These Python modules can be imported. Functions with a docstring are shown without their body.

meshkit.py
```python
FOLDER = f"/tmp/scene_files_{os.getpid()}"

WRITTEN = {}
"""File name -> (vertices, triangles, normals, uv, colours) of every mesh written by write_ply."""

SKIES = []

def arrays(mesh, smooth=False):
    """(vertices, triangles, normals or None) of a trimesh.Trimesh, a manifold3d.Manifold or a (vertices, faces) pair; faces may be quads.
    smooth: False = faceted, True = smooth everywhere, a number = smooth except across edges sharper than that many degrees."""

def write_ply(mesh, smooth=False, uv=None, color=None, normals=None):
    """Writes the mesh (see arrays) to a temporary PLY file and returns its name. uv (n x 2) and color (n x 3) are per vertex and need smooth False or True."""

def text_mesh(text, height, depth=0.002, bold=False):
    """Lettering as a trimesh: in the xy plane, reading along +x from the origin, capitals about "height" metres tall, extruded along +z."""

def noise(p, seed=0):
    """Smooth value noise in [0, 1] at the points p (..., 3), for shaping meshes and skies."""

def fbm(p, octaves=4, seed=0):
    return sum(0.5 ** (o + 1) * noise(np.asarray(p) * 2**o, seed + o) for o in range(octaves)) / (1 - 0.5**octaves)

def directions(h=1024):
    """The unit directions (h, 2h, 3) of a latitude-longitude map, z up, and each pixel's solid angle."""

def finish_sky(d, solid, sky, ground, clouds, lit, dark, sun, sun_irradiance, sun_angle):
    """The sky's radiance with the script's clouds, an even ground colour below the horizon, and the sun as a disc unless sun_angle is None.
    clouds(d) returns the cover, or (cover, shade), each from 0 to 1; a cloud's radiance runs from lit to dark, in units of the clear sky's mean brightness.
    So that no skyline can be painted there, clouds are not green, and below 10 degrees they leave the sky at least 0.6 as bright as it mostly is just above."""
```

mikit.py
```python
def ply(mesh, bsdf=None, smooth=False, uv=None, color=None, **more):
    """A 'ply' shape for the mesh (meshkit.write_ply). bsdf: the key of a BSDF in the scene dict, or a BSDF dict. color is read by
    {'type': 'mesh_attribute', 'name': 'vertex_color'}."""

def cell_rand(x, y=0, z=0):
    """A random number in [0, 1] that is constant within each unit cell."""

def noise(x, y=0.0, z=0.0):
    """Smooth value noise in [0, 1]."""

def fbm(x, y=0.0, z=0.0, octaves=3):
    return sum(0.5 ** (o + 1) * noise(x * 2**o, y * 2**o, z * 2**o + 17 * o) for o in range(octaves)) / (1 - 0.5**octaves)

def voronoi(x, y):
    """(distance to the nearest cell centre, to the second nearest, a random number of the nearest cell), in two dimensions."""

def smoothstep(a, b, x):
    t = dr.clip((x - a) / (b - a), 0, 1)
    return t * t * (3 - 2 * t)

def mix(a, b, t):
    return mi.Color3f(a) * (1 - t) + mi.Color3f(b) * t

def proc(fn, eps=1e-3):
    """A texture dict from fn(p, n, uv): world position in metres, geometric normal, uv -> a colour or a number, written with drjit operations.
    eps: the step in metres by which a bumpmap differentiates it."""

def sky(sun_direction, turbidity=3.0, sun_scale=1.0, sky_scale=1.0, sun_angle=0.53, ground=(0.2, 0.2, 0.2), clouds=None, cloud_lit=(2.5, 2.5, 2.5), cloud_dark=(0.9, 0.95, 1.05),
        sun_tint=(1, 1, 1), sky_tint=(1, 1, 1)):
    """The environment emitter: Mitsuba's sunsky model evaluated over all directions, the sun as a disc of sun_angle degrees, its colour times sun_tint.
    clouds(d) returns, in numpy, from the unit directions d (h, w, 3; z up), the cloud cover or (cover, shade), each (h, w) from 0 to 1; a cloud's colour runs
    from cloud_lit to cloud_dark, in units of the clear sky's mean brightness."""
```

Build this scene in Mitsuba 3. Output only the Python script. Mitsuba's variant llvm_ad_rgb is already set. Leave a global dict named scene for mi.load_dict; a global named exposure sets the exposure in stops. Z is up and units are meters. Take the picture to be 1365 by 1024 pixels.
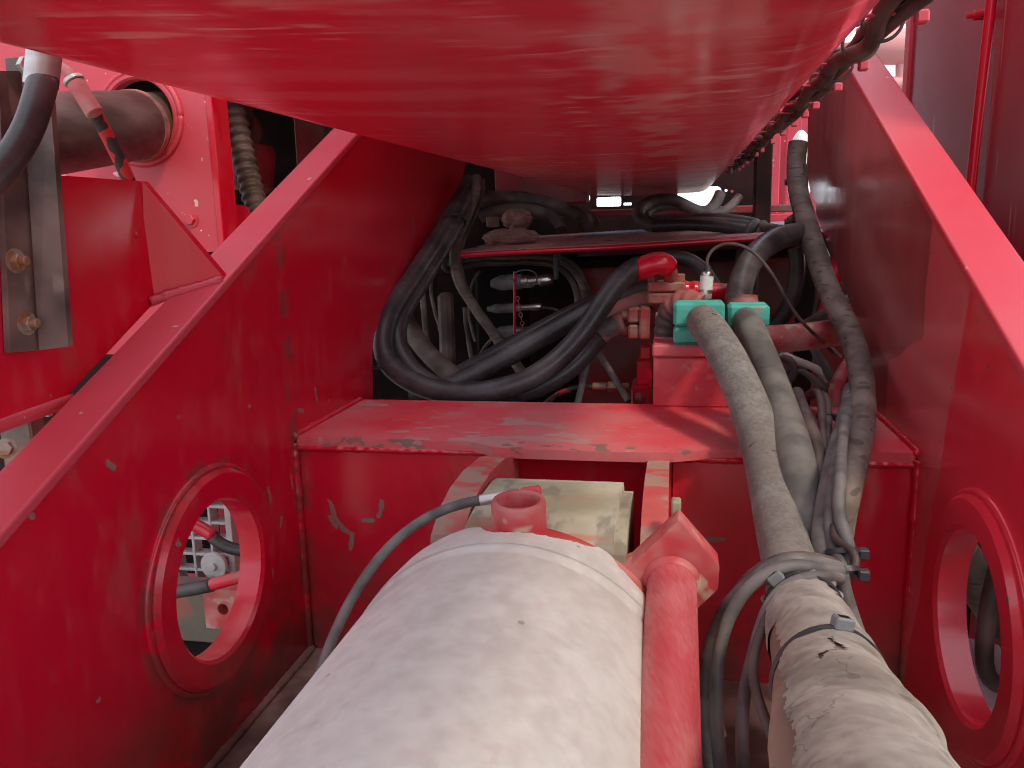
import math, numpy as np, trimesh, shapely.geometry as sg, mitsuba as mi, drjit as dr, manifold3d as m3
from scipy.interpolate import CubicSpline
import mikit, meshkit
from mikit import noise, fbm, smoothstep, mix, cell_rand

scene, labels = {'type': 'scene'}, {}
T = mi.ScalarTransform4f
rng = np.random.default_rng(7)

# ---------------------------------------------------------------- camera, light, exposure
FOV = 63.6354
CAM_FORWARD = (-1.9144, 9.638, -1.8558)
CAM_UP = (-0.0121, 0.1868, 0.9823)
scene['camera'] = {'type': 'perspective', 'fov': FOV, 'fov_axis': 'x', 'near_clip': 0.02, 'far_clip': 400.0,
                   'to_world': T().look_at(origin=[0, 0, 0], target=list(CAM_FORWARD), up=list(CAM_UP)),
                   'film': {'type': 'hdrfilm', 'width': 1024, 'height': 768}, 'sampler': {'type': 'independent', 'sample_count': 64}}
scene['sky'] = mikit.sky((0.50, -0.42, 0.76), turbidity=3, sun_scale=0.13, sky_scale=1.0, sun_angle=9.0, ground=(0.3, 0.29, 0.27),
                         clouds=lambda d: np.clip(0.75 + 0.0 * d[..., 0], 0, 1), cloud_lit=(1.6, 1.6, 1.62), cloud_dark=(1.3, 1.33, 1.4), sky_tint=(0.96, 1.0, 1.05))
exposure = 3.4

# ---------------------------------------------------------------- materials
def P3(p, s): return p.x * s, p.y * s, p.z * s
def lum(c): return mi.Color3f(c)
MATS = {}
def mat(key, color, rough=0.45, metallic=0.0, clearcoat=0.0, bump=None, spec=0.5, cc_gloss=0.9):
    def slot(v, rgb=True):
        if callable(v): return mikit.proc(v)
        if rgb and isinstance(v, (tuple, list)): return {'type': 'rgb', 'value': list(v)}
        return v
    b = {'type': 'principled', 'base_color': slot(color), 'roughness': slot(rough, False), 'metallic': metallic, 'specular': spec}
    if clearcoat: b['clearcoat'] = clearcoat; b['clearcoat_gloss'] = cc_gloss
    if bump: b = {'type': 'bumpmap', 'tex': mikit.proc(bump[0], 4e-4), 'scale': bump[1], 'bsdf': b}
    scene[key] = {'type': 'twosided', 'bsdf': b}

RED = (0.62, 0.004, 0.030)
DEEP = (0.36, 0.006, 0.016)
DUST = (0.50, 0.38, 0.33)
GREYCHIP = (0.22, 0.20, 0.17)
def band(x, a, b): return smoothstep(a, b, x)
def chips(p, s, thr, w=0.03):
    a = fbm(*P3(p, s), octaves=4)
    return smoothstep(thr, thr + w, a)

def c_red(p, n, uv):                      # paint of the frame: dust film, faint vertical wash marks, few small chips
    d = fbm(*P3(p, 4.0), octaves=4) * 0.6 + 0.4 * noise(p.x * 60, p.y * 60, p.z * 9)
    base = mix(RED, (0.53, 0.003, 0.022), fbm(*P3(p, 2.0)))
    c = mix(base, (0.46, 0.12, 0.10), smoothstep(0.45, 0.95, d) * 0.16)
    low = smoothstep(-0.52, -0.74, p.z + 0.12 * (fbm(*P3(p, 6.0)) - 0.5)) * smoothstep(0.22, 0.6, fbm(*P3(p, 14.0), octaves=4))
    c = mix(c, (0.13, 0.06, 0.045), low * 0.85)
    gr = smoothstep(0.60, 0.74, fbm(p.x * 11, p.y * 11, p.z * 5, octaves=5)) * smoothstep(0.45, 0.6, noise(*P3(p, 3.0)))
    c = mix(c, (0.33, 0.07, 0.06), gr * 0.55)
    dr_ = smoothstep(0.80, 0.95, noise(p.x * 55, p.y * 55, p.z * 2.2)) * smoothstep(0.4, 0.7, fbm(*P3(p, 3.5)))
    c = mix(c, (0.55, 0.14, 0.14), dr_ * 0.25)
    up = smoothstep(0.5, 0.95, n.z)
    c = mix(c, (0.50, 0.16, 0.15), up * 0.45 * smoothstep(0.2, 0.7, d))
    ry, rz = p.y - 1.022, p.z + 0.488
    rr = dr.sqrt(ry * ry + rz * rz); ns = fbm(*P3(p, 26.0), octaves=4)
    rimd = smoothstep(0.022, 0.0, dr.abs(rr - 0.166)) * smoothstep(0.42, 0.62, ns + 0.10 * smoothstep(0.0, -0.15, rz))
    seam = smoothstep(0.030, 0.0, dr.abs(p.y - 1.300)) * smoothstep(0.035, 0.0, dr.abs(p.x + 0.1415 + 0.5075) * dr.select(p.x > -0.14, 9.0, 1.0)) * smoothstep(0.36, 0.6, ns)
    c = mix(c, (0.12, 0.055, 0.045), dr.maximum(rimd, seam) * 0.65)
    c = mix(c, (0.50, 0.10, 0.11), smoothstep(0.5, 0.8, fbm(p.x * 30, p.y * 30, p.z * 12 + 9, octaves=4)) * 0.25)
    c = mix(c, GREYCHIP, chips(p, 38.0, 0.765, 0.02) * smoothstep(0.56, 0.6, noise(p.x * 5, p.y * 5, p.z * 5)) * 0.8)
    return c
def strokes(u, v, pts, w):                # worn marks: distance to short polylines, edges roughened
    d = mi.Float(9)
    for a, b in pts:
        ab = (b[0] - a[0], b[1] - a[1]); L2 = ab[0] ** 2 + ab[1] ** 2 + 1e-12
        t = dr.clip(((u - a[0]) * ab[0] + (v - a[1]) * ab[1]) / L2, 0, 1)
        d = dr.minimum(d, dr.sqrt(dr.square(u - a[0] - t * ab[0]) + dr.square(v - a[1] - t * ab[1])))
    j = fbm(u * 110, v * 110, 1.0, octaves=3)
    return smoothstep(w * 1.15, w * 0.85, d + w * 1.5 * (j - 0.45))
FRONT = [(a, b) for q in [[(-0.5932, -0.4669), (-0.5866, -0.4944), (-0.574, -0.5163), (-0.5548, -0.5266), (-0.5609, -0.5551)], [(-0.4981, -0.463), (-0.4975, -0.4767), (-0.5066, -0.4909)], [(-0.5154, -0.4996), (-0.5322, -0.5003)], [(-0.5954, -0.4976), (-0.5839, -0.5167)], [(0.0486, -0.5058), (0.0841, -0.504)]] for a, b in zip(q[:-1], q[1:])]
LEFT = [(a, b) for q in [[(1.399, -0.2824), (1.405, -0.3063)], [(1.3257, -0.3059), (1.343, -0.3125)], [(1.1969, -0.4084), (1.2007, -0.4328)], [(1.2783, -0.4141), (1.2811, -0.4327)], [(0.7003, -0.2781), (0.7039, -0.281)], [(0.825, -0.2597), (0.8346, -0.2662)], [(1.2344, -0.4736), (1.2271, -0.4843)], [(1.1602, -0.5365), (1.1667, -0.559)], [(0.8647, -0.4958), (0.8677, -0.5057)]] for a, b in zip(q[:-1], q[1:])]
c_red0 = c_red
def c_red(p, n, uv):
    c = c_red0(p, n, uv)
    c = mix(c, (0.20, 0.17, 0.15), strokes(p.x, p.z, FRONT, 0.0042) * smoothstep(1.29, 1.30, p.y) * smoothstep(1.34, 1.33, p.y) * smoothstep(0.7, 0.9, dr.abs(n.y)) * 0.85)
    c = mix(c, (0.20, 0.18, 0.14), strokes(p.y, p.z, LEFT, 0.0040) * smoothstep(-0.66, -0.655, p.x) * smoothstep(-0.62, -0.63, p.x) * smoothstep(0.7, 0.9, dr.abs(n.x)) * 0.85)
    return c
def r_red(p, n, uv): return 0.10 + 0.13 * fbm(*P3(p, 7.0)) + 0.04 * noise(*P3(p, 90.0))
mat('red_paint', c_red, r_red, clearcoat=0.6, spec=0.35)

def c_reddust(p, n, uv):                  # plates that lie flat under dust, scuffed to primer
    d = fbm(*P3(p, 6.0), octaves=5)
    g = noise(p.x * 160, p.y * 160, p.z * 160)
    c = mix(RED, (0.52, 0.17, 0.17), smoothstep(0.25, 0.75, d) * 0.75 + 0.15 * g)
    ch = chips(mi.Point3f(p.x * 0.8, p.y * 1.5, p.z), 26.0, 0.575, 0.03) * smoothstep(0.5, 0.62, fbm(p.x * 7 + 3, p.y * 9, p.z, octaves=2))
    c = mix(c, (0.34, 0.27, 0.25), ch * 0.6)
    c = mix(c, (0.45, 0.35, 0.30), smoothstep(0.62, 0.9, fbm(*P3(p, 45.0))) * 0.5)
    ed = smoothstep(1.290, 1.262, p.y) + smoothstep(1.312, 1.300, p.y) * smoothstep(0.5, 0.6, noise(p.x * 9, 2.0, 3.0))
    c = mix(c, (0.17, 0.12, 0.10), dr.minimum(ed, 1.0) * smoothstep(0.58, 0.64, fbm(p.x * 45, p.y * 60, p.z * 60, octaves=3)) * 0.8)
    return c
mat('red_dusty', c_reddust, 0.6)

def c_right(p, n, uv):                    # right side plate: browner red with newer touch-up areas rolled on
    st = noise(p.y * 22, p.z * 3.0, 2.0) * 0.35 + 0.25 * noise(p.y * 120, p.z * 5.0, 8.0) + 0.4 * fbm(p.y * 7, p.z * 5, 4.0, octaves=4)
    brown_red = mix((0.27, 0.045, 0.055), (0.42, 0.13, 0.13), st * fbm(*P3(p, 5.0)) * 1.4)
    edge = 0.02 * (fbm(p.y * 9, p.z * 9, 1.0) - 0.5)
    y, z = p.y + edge, p.z + edge
    new = smoothstep(1.318, 1.312, y + 0.03 * z)                       # touch-up area, straight roller edge
    patch = smoothstep(-0.218, -0.224, z + 0.35 * (y - 1.45)) * smoothstep(1.52, 1.50, y)
    newc = mix((0.52, 0.065, 0.085), (0.58, 0.17, 0.18), fbm(*P3(p, 3.0), octaves=4) * 0.8)
    newer = smoothstep(1.17, 1.16, y + 0.25 * (z + 0.2))
    c = mix(brown_red, newc, dr.maximum(new, patch))
    c = mix(c, RED, newer * 0.8)
    c = mix(c, (0.17, 0.09, 0.07), chips(p, 40.0, 0.77, 0.02))
    return c
mat('red_plate_right', c_right, lambda p, n, uv: 0.11 + 0.12 * noise(p.y * 60, p.z * 4, 1.0), clearcoat=1.0)

def c_shaded(p, n, uv):
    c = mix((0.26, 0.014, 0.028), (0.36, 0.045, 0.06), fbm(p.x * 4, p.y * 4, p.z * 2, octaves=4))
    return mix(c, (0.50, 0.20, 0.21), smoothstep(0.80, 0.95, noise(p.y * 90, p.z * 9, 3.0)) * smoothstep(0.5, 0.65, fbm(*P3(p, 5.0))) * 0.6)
mat('shaded_red', c_shaded, 0.35, spec=0.3)  # same red paint, darkened: the housing's shade is put into the colour
def c_boom(p, n, uv):                     # boom underside: dry smears that run across it, chalky film, browner towards the foot
    v = p.y - 0.17 * p.x + 0.03 * (fbm(p.x * 7, p.y * 7, 0.0) - 0.5)
    area = fbm(p.x * 5, p.y * 4, 5.0, octaves=5)
    brk = fbm(p.x * 50, p.y * 50, 2.0, octaves=3)
    s1 = fbm(p.x * 13 + 4, v * 48, 3.0, octaves=3)
    s2 = noise(p.x * 26 - 3, v * 190, 9.0)
    s3 = fbm(p.x * 5, v * 22, 6.0, octaves=4)
    scr = smoothstep(0.58, 0.74, s1) * smoothstep(0.40, 0.6, area) * 0.8 + smoothstep(0.76, 0.97, s2) * smoothstep(0.38, 0.55, area) * 0.8
    scr = dr.minimum(scr, 1.0) * smoothstep(0.28, 0.62, brk)
    c = mix((0.64, 0.008, 0.036), (0.56, 0.025, 0.045), fbm(p.x * 3, p.y * 3, 2.0, octaves=4))
    c = mix(c, (0.66, 0.17, 0.19), smoothstep(0.45, 0.72, s3) * 0.20 + 0.20 * smoothstep(0.5, 0.8, brk) * smoothstep(0.35, 0.6, area))
    c = mix(c, (0.38, 0.16, 0.145), smoothstep(0.9, 2.0, p.y + 0.5 * (area - 0.5)) * 0.65 * smoothstep(0.25, 0.7, fbm(p.x * 14, v * 26, 8.0, octaves=4)))
    worn = smoothstep(0.030, 0.012, dr.abs(p.x + 0.02 + 0.035 * (fbm(p.x * 9, v * 40, 7.0, octaves=4) - 0.5))) * smoothstep(0.38, 0.6, fbm(p.x * 20, v * 16, 1.0, octaves=4)) * smoothstep(1.9, 1.2, p.y)
    c = mix(c, (0.58, 0.26, 0.25), worn * 0.5)
    return mix(c, (0.70, 0.38, 0.37), scr * 0.42)
def r_boom(p, n, uv): return 0.10 + 0.14 * fbm(p.x * 9, p.y * 60, 1.0)
mat('boom_paint', c_boom, r_boom, clearcoat=1.0, spec=0.3)

def c_flange(p, n, uv):
    c = mix((0.50, 0.016, 0.042), (0.50, 0.085, 0.105), fbm(*P3(p, 5.0), octaves=4))
    c = mix(c, (0.46, 0.35, 0.28), chips(p, 50.0, 0.765, 0.02) * 0.8)
    return c
mat('flange_paint', c_flange, 0.42, clearcoat=0.2)

def c_pinkred(p, n, uv):                  # paler, pinker red of the outer structure
    c = mix((0.52, 0.018, 0.045), (0.54, 0.08, 0.10), fbm(*P3(p, 4.0), octaves=4))
    return mix(c, (0.6, 0.42, 0.36), chips(p, 40.0, 0.77, 0.02))
mat('sunlit_red', (0.72, 0.34, 0.35), 0.4)  # red whitened so the far tubes look sunlit
mat('pink_red', c_pinkred, 0.45)

def c_white(p, n, uv):                    # barrel: white paint, dusty, scuffs
    d = fbm(p.x * 9, p.y * 5, p.z * 9, octaves=5)
    c = mix((0.57, 0.565, 0.535), (0.44, 0.42, 0.39), smoothstep(0.25, 0.85, d * 0.5 + 0.5 * fbm(*P3(p, 60.0), octaves=4)))
    st_ = smoothstep(0.62, 0.78, fbm(p.x * 20, p.y * 60, p.z * 20 + 4, octaves=4)) * smoothstep(0.5, 0.62, fbm(*P3(p, 5.0)))
    c = mix(c, (0.30, 0.27, 0.24), st_ * 0.16)
    g = noise(*P3(p, 170.0)) * noise(*P3(p, 70.0))
    c = mix(c, (0.50, 0.43, 0.40), smoothstep(0.30, 0.7, g) * 0.5)
    s = smoothstep(0.88, 0.97, noise(p.x * 14 + p.y * 6, p.y * 120, p.z * 4)) * smoothstep(0.5, 0.7, fbm(*P3(p, 6.0)))
    c = mix(c, (0.72, 0.72, 0.71), s * 0.8)
    c = mix(c, (0.22, 0.19, 0.17), chips(p, 55.0, 0.78, 0.03) * 0.7)
    band_ = smoothstep(0.70, 0.795, p.y) * smoothstep(0.80, 0.795, p.y) * fbm(p.x * 30, p.y * 12, p.z * 30)
    c = mix(c, (0.34, 0.30, 0.27), band_ * 0.5)
    return c
mat('white_paint', c_white, 0.5)

def c_olive(p, n, uv):                    # cylinder eye: dusty olive primer with red bleed
    d = fbm(*P3(p, 14.0), octaves=4)
    c = mix((0.26, 0.25, 0.17), (0.43, 0.41, 0.31), smoothstep(0.25, 0.7, d))
    c = mix(c, (0.30, 0.26, 0.18), smoothstep(0.55, 0.85, fbm(p.x * 30, p.y * 14, p.z * 14, octaves=4)) * 0.6)
    c = mix(c, (0.16, 0.15, 0.12), smoothstep(0.50, 0.68, fbm(p.x * 50, p.y * 22, p.z * 22 + 5, octaves=4)) * 0.65)
    rd = smoothstep(0.50, 0.72, fbm(p.x * 9, p.y * 34, p.z * 20, octaves=3)) * smoothstep(1.06, 0.93, p.y)
    return mix(c, (0.45, 0.17, 0.12), rd * 0.7)
mat('olive_primer', c_olive, 0.7)

def c_capred(p, n, uv):
    d = fbm(*P3(p, 20.0), octaves=4)
    c = mix((0.42, 0.035, 0.045), (0.48, 0.20, 0.18), smoothstep(0.3, 0.75, d))
    c = mix(c, (0.45, 0.39, 0.28), smoothstep(0.6, 0.72, fbm(*P3(p, 33.0), octaves=3)) * 0.7)
    return c
mat('red_cap', c_capred, 0.55)

def c_pipe(p, n, uv):                     # thin return pipe: rubbed, streaky, primer flecks
    d = fbm(p.x * 40, p.y * 20, p.z * 40, octaves=4)
    f = noise((p.x + p.y * 0.25) * 420, p.y * 130 + p.x * 200, p.z * 420)
    c = mix((0.42, 0.05, 0.06), (0.46, 0.13, 0.135), smoothstep(0.2, 0.8, d * 0.7 + 0.3 * f))
    fl = smoothstep(0.68, 0.72, fbm(p.x * 30, p.y * 22, p.z * 30, octaves=3)) * smoothstep(0.005, 0.02, p.x)
    return mix(c, (0.50, 0.44, 0.27), fl)
mat('red_pipe', c_pipe, 0.5)

def c_rubber(p, n, uv):
    d = fbm(*P3(p, 11.0), octaves=4)
    g = noise(*P3(p, 140.0))
    return mix((0.022, 0.020, 0.022), (0.13, 0.11, 0.11), smoothstep(0.35, 0.85, d) * 0.6 + 0.14 * g)
def r_rubber(p, n, uv): return 0.26 + 0.3 * fbm(*P3(p, 9.0))
mat('black_rubber', c_rubber, r_rubber)

def c_greyhose(p, n, uv):                 # hose sheath coated in pale dust, mottled
    d = fbm(*P3(p, 40.0), octaves=4)
    g = noise(*P3(p, 260.0))
    c = mix((0.14, 0.132, 0.12), (0.235, 0.225, 0.208), smoothstep(0.25, 0.75, d * 0.65 + 0.35 * g))
    c = mix(c, (0.14, 0.11, 0.09), smoothstep(0.45, 0.75, fbm(*P3(p, 6.0), octaves=4)) * 0.6)
    cr = smoothstep(0.80, 0.86, noise(p.x * 70, p.y * 210, p.z * 70)) * smoothstep(0.52, 0.66, fbm(*P3(p, 8.0)))
    return mix(c, (0.05, 0.04, 0.04), cr)
mat('grey_hose', c_greyhose, 0.75, bump=(lambda p, n, uv: fbm(*P3(p, 90.0)), 0.0012))

def c_brownhose(p, n, uv):
    d = fbm(*P3(p, 18.0), octaves=4)
    c = mix((0.085, 0.064, 0.054), (0.19, 0.155, 0.13), smoothstep(0.3, 0.75, d))
    return mix(c, (0.04, 0.03, 0.03), smoothstep(0.72, 0.85, noise(p.x * 40, p.y * 60, p.z * 170)) * 0.6)
def c_greyhose2(p, n, uv):
    d = fbm(p.x * 24, p.y * 24, p.z * 24 + 5, octaves=4)
    return mix((0.085, 0.08, 0.075), (0.165, 0.155, 0.14), smoothstep(0.30, 0.72, d))
mat('dark_grey_hose', c_greyhose2, 0.65, bump=(lambda p, n, uv: fbm(*P3(p, 90.0)), 0.0008))
mat('brown_hose', c_brownhose, 0.7, bump=(lambda p, n, uv: noise(p.x * 50, p.y * 60, p.z * 210), 0.0016))

def c_sleeve(p, n, uv):                   # cracked protective sleeve over the front hose
    d = fbm(*P3(p, 16.0), octaves=5)
    c = mix((0.165, 0.143, 0.12), (0.285, 0.258, 0.226), smoothstep(0.28, 0.68, d))
    c = mix(c, (0.11, 0.09, 0.075), smoothstep(0.50, 0.75, fbm(p.x * 24, p.y * 40, p.z * 24 + 7, octaves=4)) * 0.6)
    c = mix(c, (0.26, 0.15, 0.09), smoothstep(0.5, 0.8, fbm(*P3(p, 7.0))) * 0.5)
    c = mix(c, (0.05, 0.04, 0.033), smoothstep(0.012, 0.004, dr.abs(fbm(p.x * 22, p.y * 30, p.z * 22, octaves=4) - 0.5)) * smoothstep(0.54, 0.64, fbm(*P3(p, 9.0), octaves=2)) * 0.4)
    return c * (0.90 + 0.2 * noise(*P3(p, 170.0)))
mat('sleeve_fabric', c_sleeve, 0.8, bump=(lambda p, n, uv: fbm(p.x * 60, p.y * 60, p.z * 60, octaves=4), 0.003))

def c_cable(p, n, uv):
    d = fbm(*P3(p, 30.0), octaves=3)
    return mix((0.07, 0.066, 0.066), (0.17, 0.155, 0.15), smoothstep(0.25, 0.75, d))
mat('grey_cable', c_cable, 0.6)
def c_dkcable(p, n, uv): return mix((0.04, 0.025, 0.022), (0.13, 0.09, 0.08), smoothstep(0.3, 0.75, fbm(*P3(p, 16.0), octaves=3)))
mat('dark_cable', c_dkcable, 0.6)
mat('black_plastic', (0.035, 0.036, 0.04), 0.45)
mat('grey_plastic', (0.16, 0.17, 0.18), 0.5)
def c_redblack(p, n, uv):                 # hose with flaking red overspray
    a = fbm(p.x * 34, p.y * 34, p.z * 34, octaves=3)
    return mix((0.035, 0.03, 0.03), (0.50, 0.03, 0.03), smoothstep(0.53, 0.55, a))
mat('red_black_hose', c_redblack, 0.5)
def c_pinkhose(p, n, uv):
    return mix((0.09, 0.07, 0.07), (0.36, 0.12, 0.11), smoothstep(0.36, 0.55, fbm(*P3(p, 14.0), octaves=4)))
mat('oversprayed_hose', c_pinkhose, 0.6)

def c_teal(p, n, uv):
    d = fbm(*P3(p, 30.0), octaves=4)
    c = mix((0.035, 0.36, 0.29), (0.10, 0.50, 0.42), d)
    c = mix(c, (0.03, 0.25, 0.2), smoothstep(0.55, 0.8, fbm(p.x * 20, p.y * 20, p.z * 60)) * 0.6)
    return mix(c, (0.40, 0.22, 0.18), smoothstep(0.60, 0.75, fbm(*P3(p, 44.0), octaves=3)) * 0.7)
mat('teal_plastic', c_teal, 0.5)

def c_fit(p, n, uv):                      # fittings: red paint under brown dust
    d = fbm(*P3(p, 24.0), octaves=4) + 0.25 * n.z
    return mix((0.34, 0.035, 0.035), (0.34, 0.22, 0.17), smoothstep(0.30, 0.75, d))
mat('dusty_fitting', c_fit, 0.6)
mat('steel', (0.55, 0.54, 0.52), 0.32, metallic=1.0)
def c_zinc(p, n, uv): return mix((0.46, 0.42, 0.40), (0.62, 0.60, 0.58), noise(p.x * 30, p.y * 30, p.z * 200))
mat('zinc', c_zinc, 0.42, metallic=0.7)
mat('white_label', (0.72, 0.70, 0.68), 0.5)
def c_angle(p, n, uv):
    d = fbm(*P3(p, 13.0), octaves=5)
    c = mix((0.055, 0.038, 0.032), (0.21, 0.155, 0.13), smoothstep(0.25, 0.75, d))
    return mix(c, (0.30, 0.24, 0.20), smoothstep(0.80, 0.92, noise(p.x * 80, p.y * 80, p.z * 20)) * 0.5)
mat('brown_steel', c_angle, 0.55, metallic=0.15)
def c_tube(p, n, uv):
    d = fbm(p.x * 8, p.y * 8, p.z * 20, octaves=4)
    c = mix((0.036, 0.027, 0.025), (0.115, 0.088, 0.08), smoothstep(0.25, 0.75, d))
    return mix(c, (0.17, 0.10, 0.05), smoothstep(1.735, 1.745, p.y) * 0.35)
mat('brown_tube', c_tube, 0.42, metallic=0.2)
mat('rust_bolt', lambda p, n, uv: mix((0.34, 0.29, 0.25), (0.30, 0.15, 0.06), smoothstep(0.35, 0.65, fbm(*P3(p, 70.0)))), 0.5, metallic=0.4)
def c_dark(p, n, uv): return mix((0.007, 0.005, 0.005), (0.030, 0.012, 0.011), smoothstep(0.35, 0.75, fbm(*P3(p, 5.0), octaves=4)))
mat('shade_black', c_dark, 0.8, spec=0.15)  # near-black base: deep shade of the cavities is put into the colour
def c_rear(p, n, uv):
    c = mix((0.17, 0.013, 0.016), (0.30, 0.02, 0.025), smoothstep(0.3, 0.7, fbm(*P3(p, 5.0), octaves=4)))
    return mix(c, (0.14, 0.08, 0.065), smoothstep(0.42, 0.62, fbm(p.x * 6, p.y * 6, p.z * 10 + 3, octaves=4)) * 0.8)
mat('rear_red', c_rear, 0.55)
def c_shelf(p, n, uv):
    c = mix((0.36, 0.10, 0.10), (0.44, 0.23, 0.20), fbm(*P3(p, 9.0), octaves=4))
    c = mix(c, (0.13, 0.19, 0.27), smoothstep(2.86, 2.89, p.y) * smoothstep(-0.36, -0.30, p.x) * 0.8)
    return mix(c, (0.05, 0.04, 0.04), chips(p, 16.0, 0.70, 0.03))
mat('shelf_dust', c_shelf, 0.5)
def c_floor(p, n, uv):
    return mix((0.10, 0.065, 0.05), (0.34, 0.28, 0.23), smoothstep(0.35, 0.7, fbm(*P3(p, 9.0), octaves=5)))
mat('floor_dirt', c_floor, 0.85)
def c_concrete(p, n, uv): return mix((0.22, 0.20, 0.17), (0.36, 0.33, 0.28), fbm(*P3(p, 3.0), octaves=5))
mat('gravel_ground', c_concrete, 0.95)
mat('grey_grating', lambda p, n, uv: mix((0.36, 0.34, 0.33), (0.55, 0.53, 0.52), fbm(*P3(p, 40.0))), 0.6)
mat('pale_plate', (0.50, 0.40, 0.44), 0.5)
mat('lamp_white', (0.75, 0.75, 0.75), 0.3)
def c_beam(p, n, uv):
    c = mix((0.085, 0.072, 0.052), (0.16, 0.13, 0.10), fbm(*P3(p, 20.0), octaves=4))
    return mix(c, (0.36, 0.08, 0.06), smoothstep(0.58, 0.66, fbm(*P3(p, 12.0), octaves=3)) * 0.6)
mat('beam_dirt', c_beam, 0.7)
mat('rag_cloth', lambda p, n, uv: mix((0.16, 0.07, 0.06), (0.32, 0.19, 0.16), fbm(*P3(p, 60.0))), 0.9)

# ---------------------------------------------------------------- helpers
def numbered(k):
    if k not in labels and not any(s == k or s.startswith(k + '__') for s in scene): return k
    i = 1
    while True:
        q = f'{k}_{i:03d}'
        if q not in labels and not any(s == q or s.startswith(q + '__') for s in scene): return q
        i += 1
def obj(name, mesh, m, parent=None, smooth=35, label=None):
    key = numbered((parent + '__' if parent else '') + name)
    scene[key] = mikit.ply(mesh, m, smooth=smooth)
    if label: labels[key] = {'label': label}
    return key
def thing(name, label, cat, group=None):
    key = numbered(name); labels[key] = {'label': label, 'category': cat}
    if group: labels[key]['group'] = group
    return key
def one(name, mesh, m, label, cat, group=None, smooth=35):
    key = numbered(name); scene[key] = mikit.ply(mesh, m, smooth=smooth)
    labels[key] = {'label': label, 'category': cat}
    if group: labels[key]['group'] = group
    return key
def struct(name, mesh, m, smooth=False):
    scene[name] = mikit.ply(mesh, m, smooth=smooth); labels[name] = {'label': name.replace('_', ' '), 'kind': 'structure'}

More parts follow.
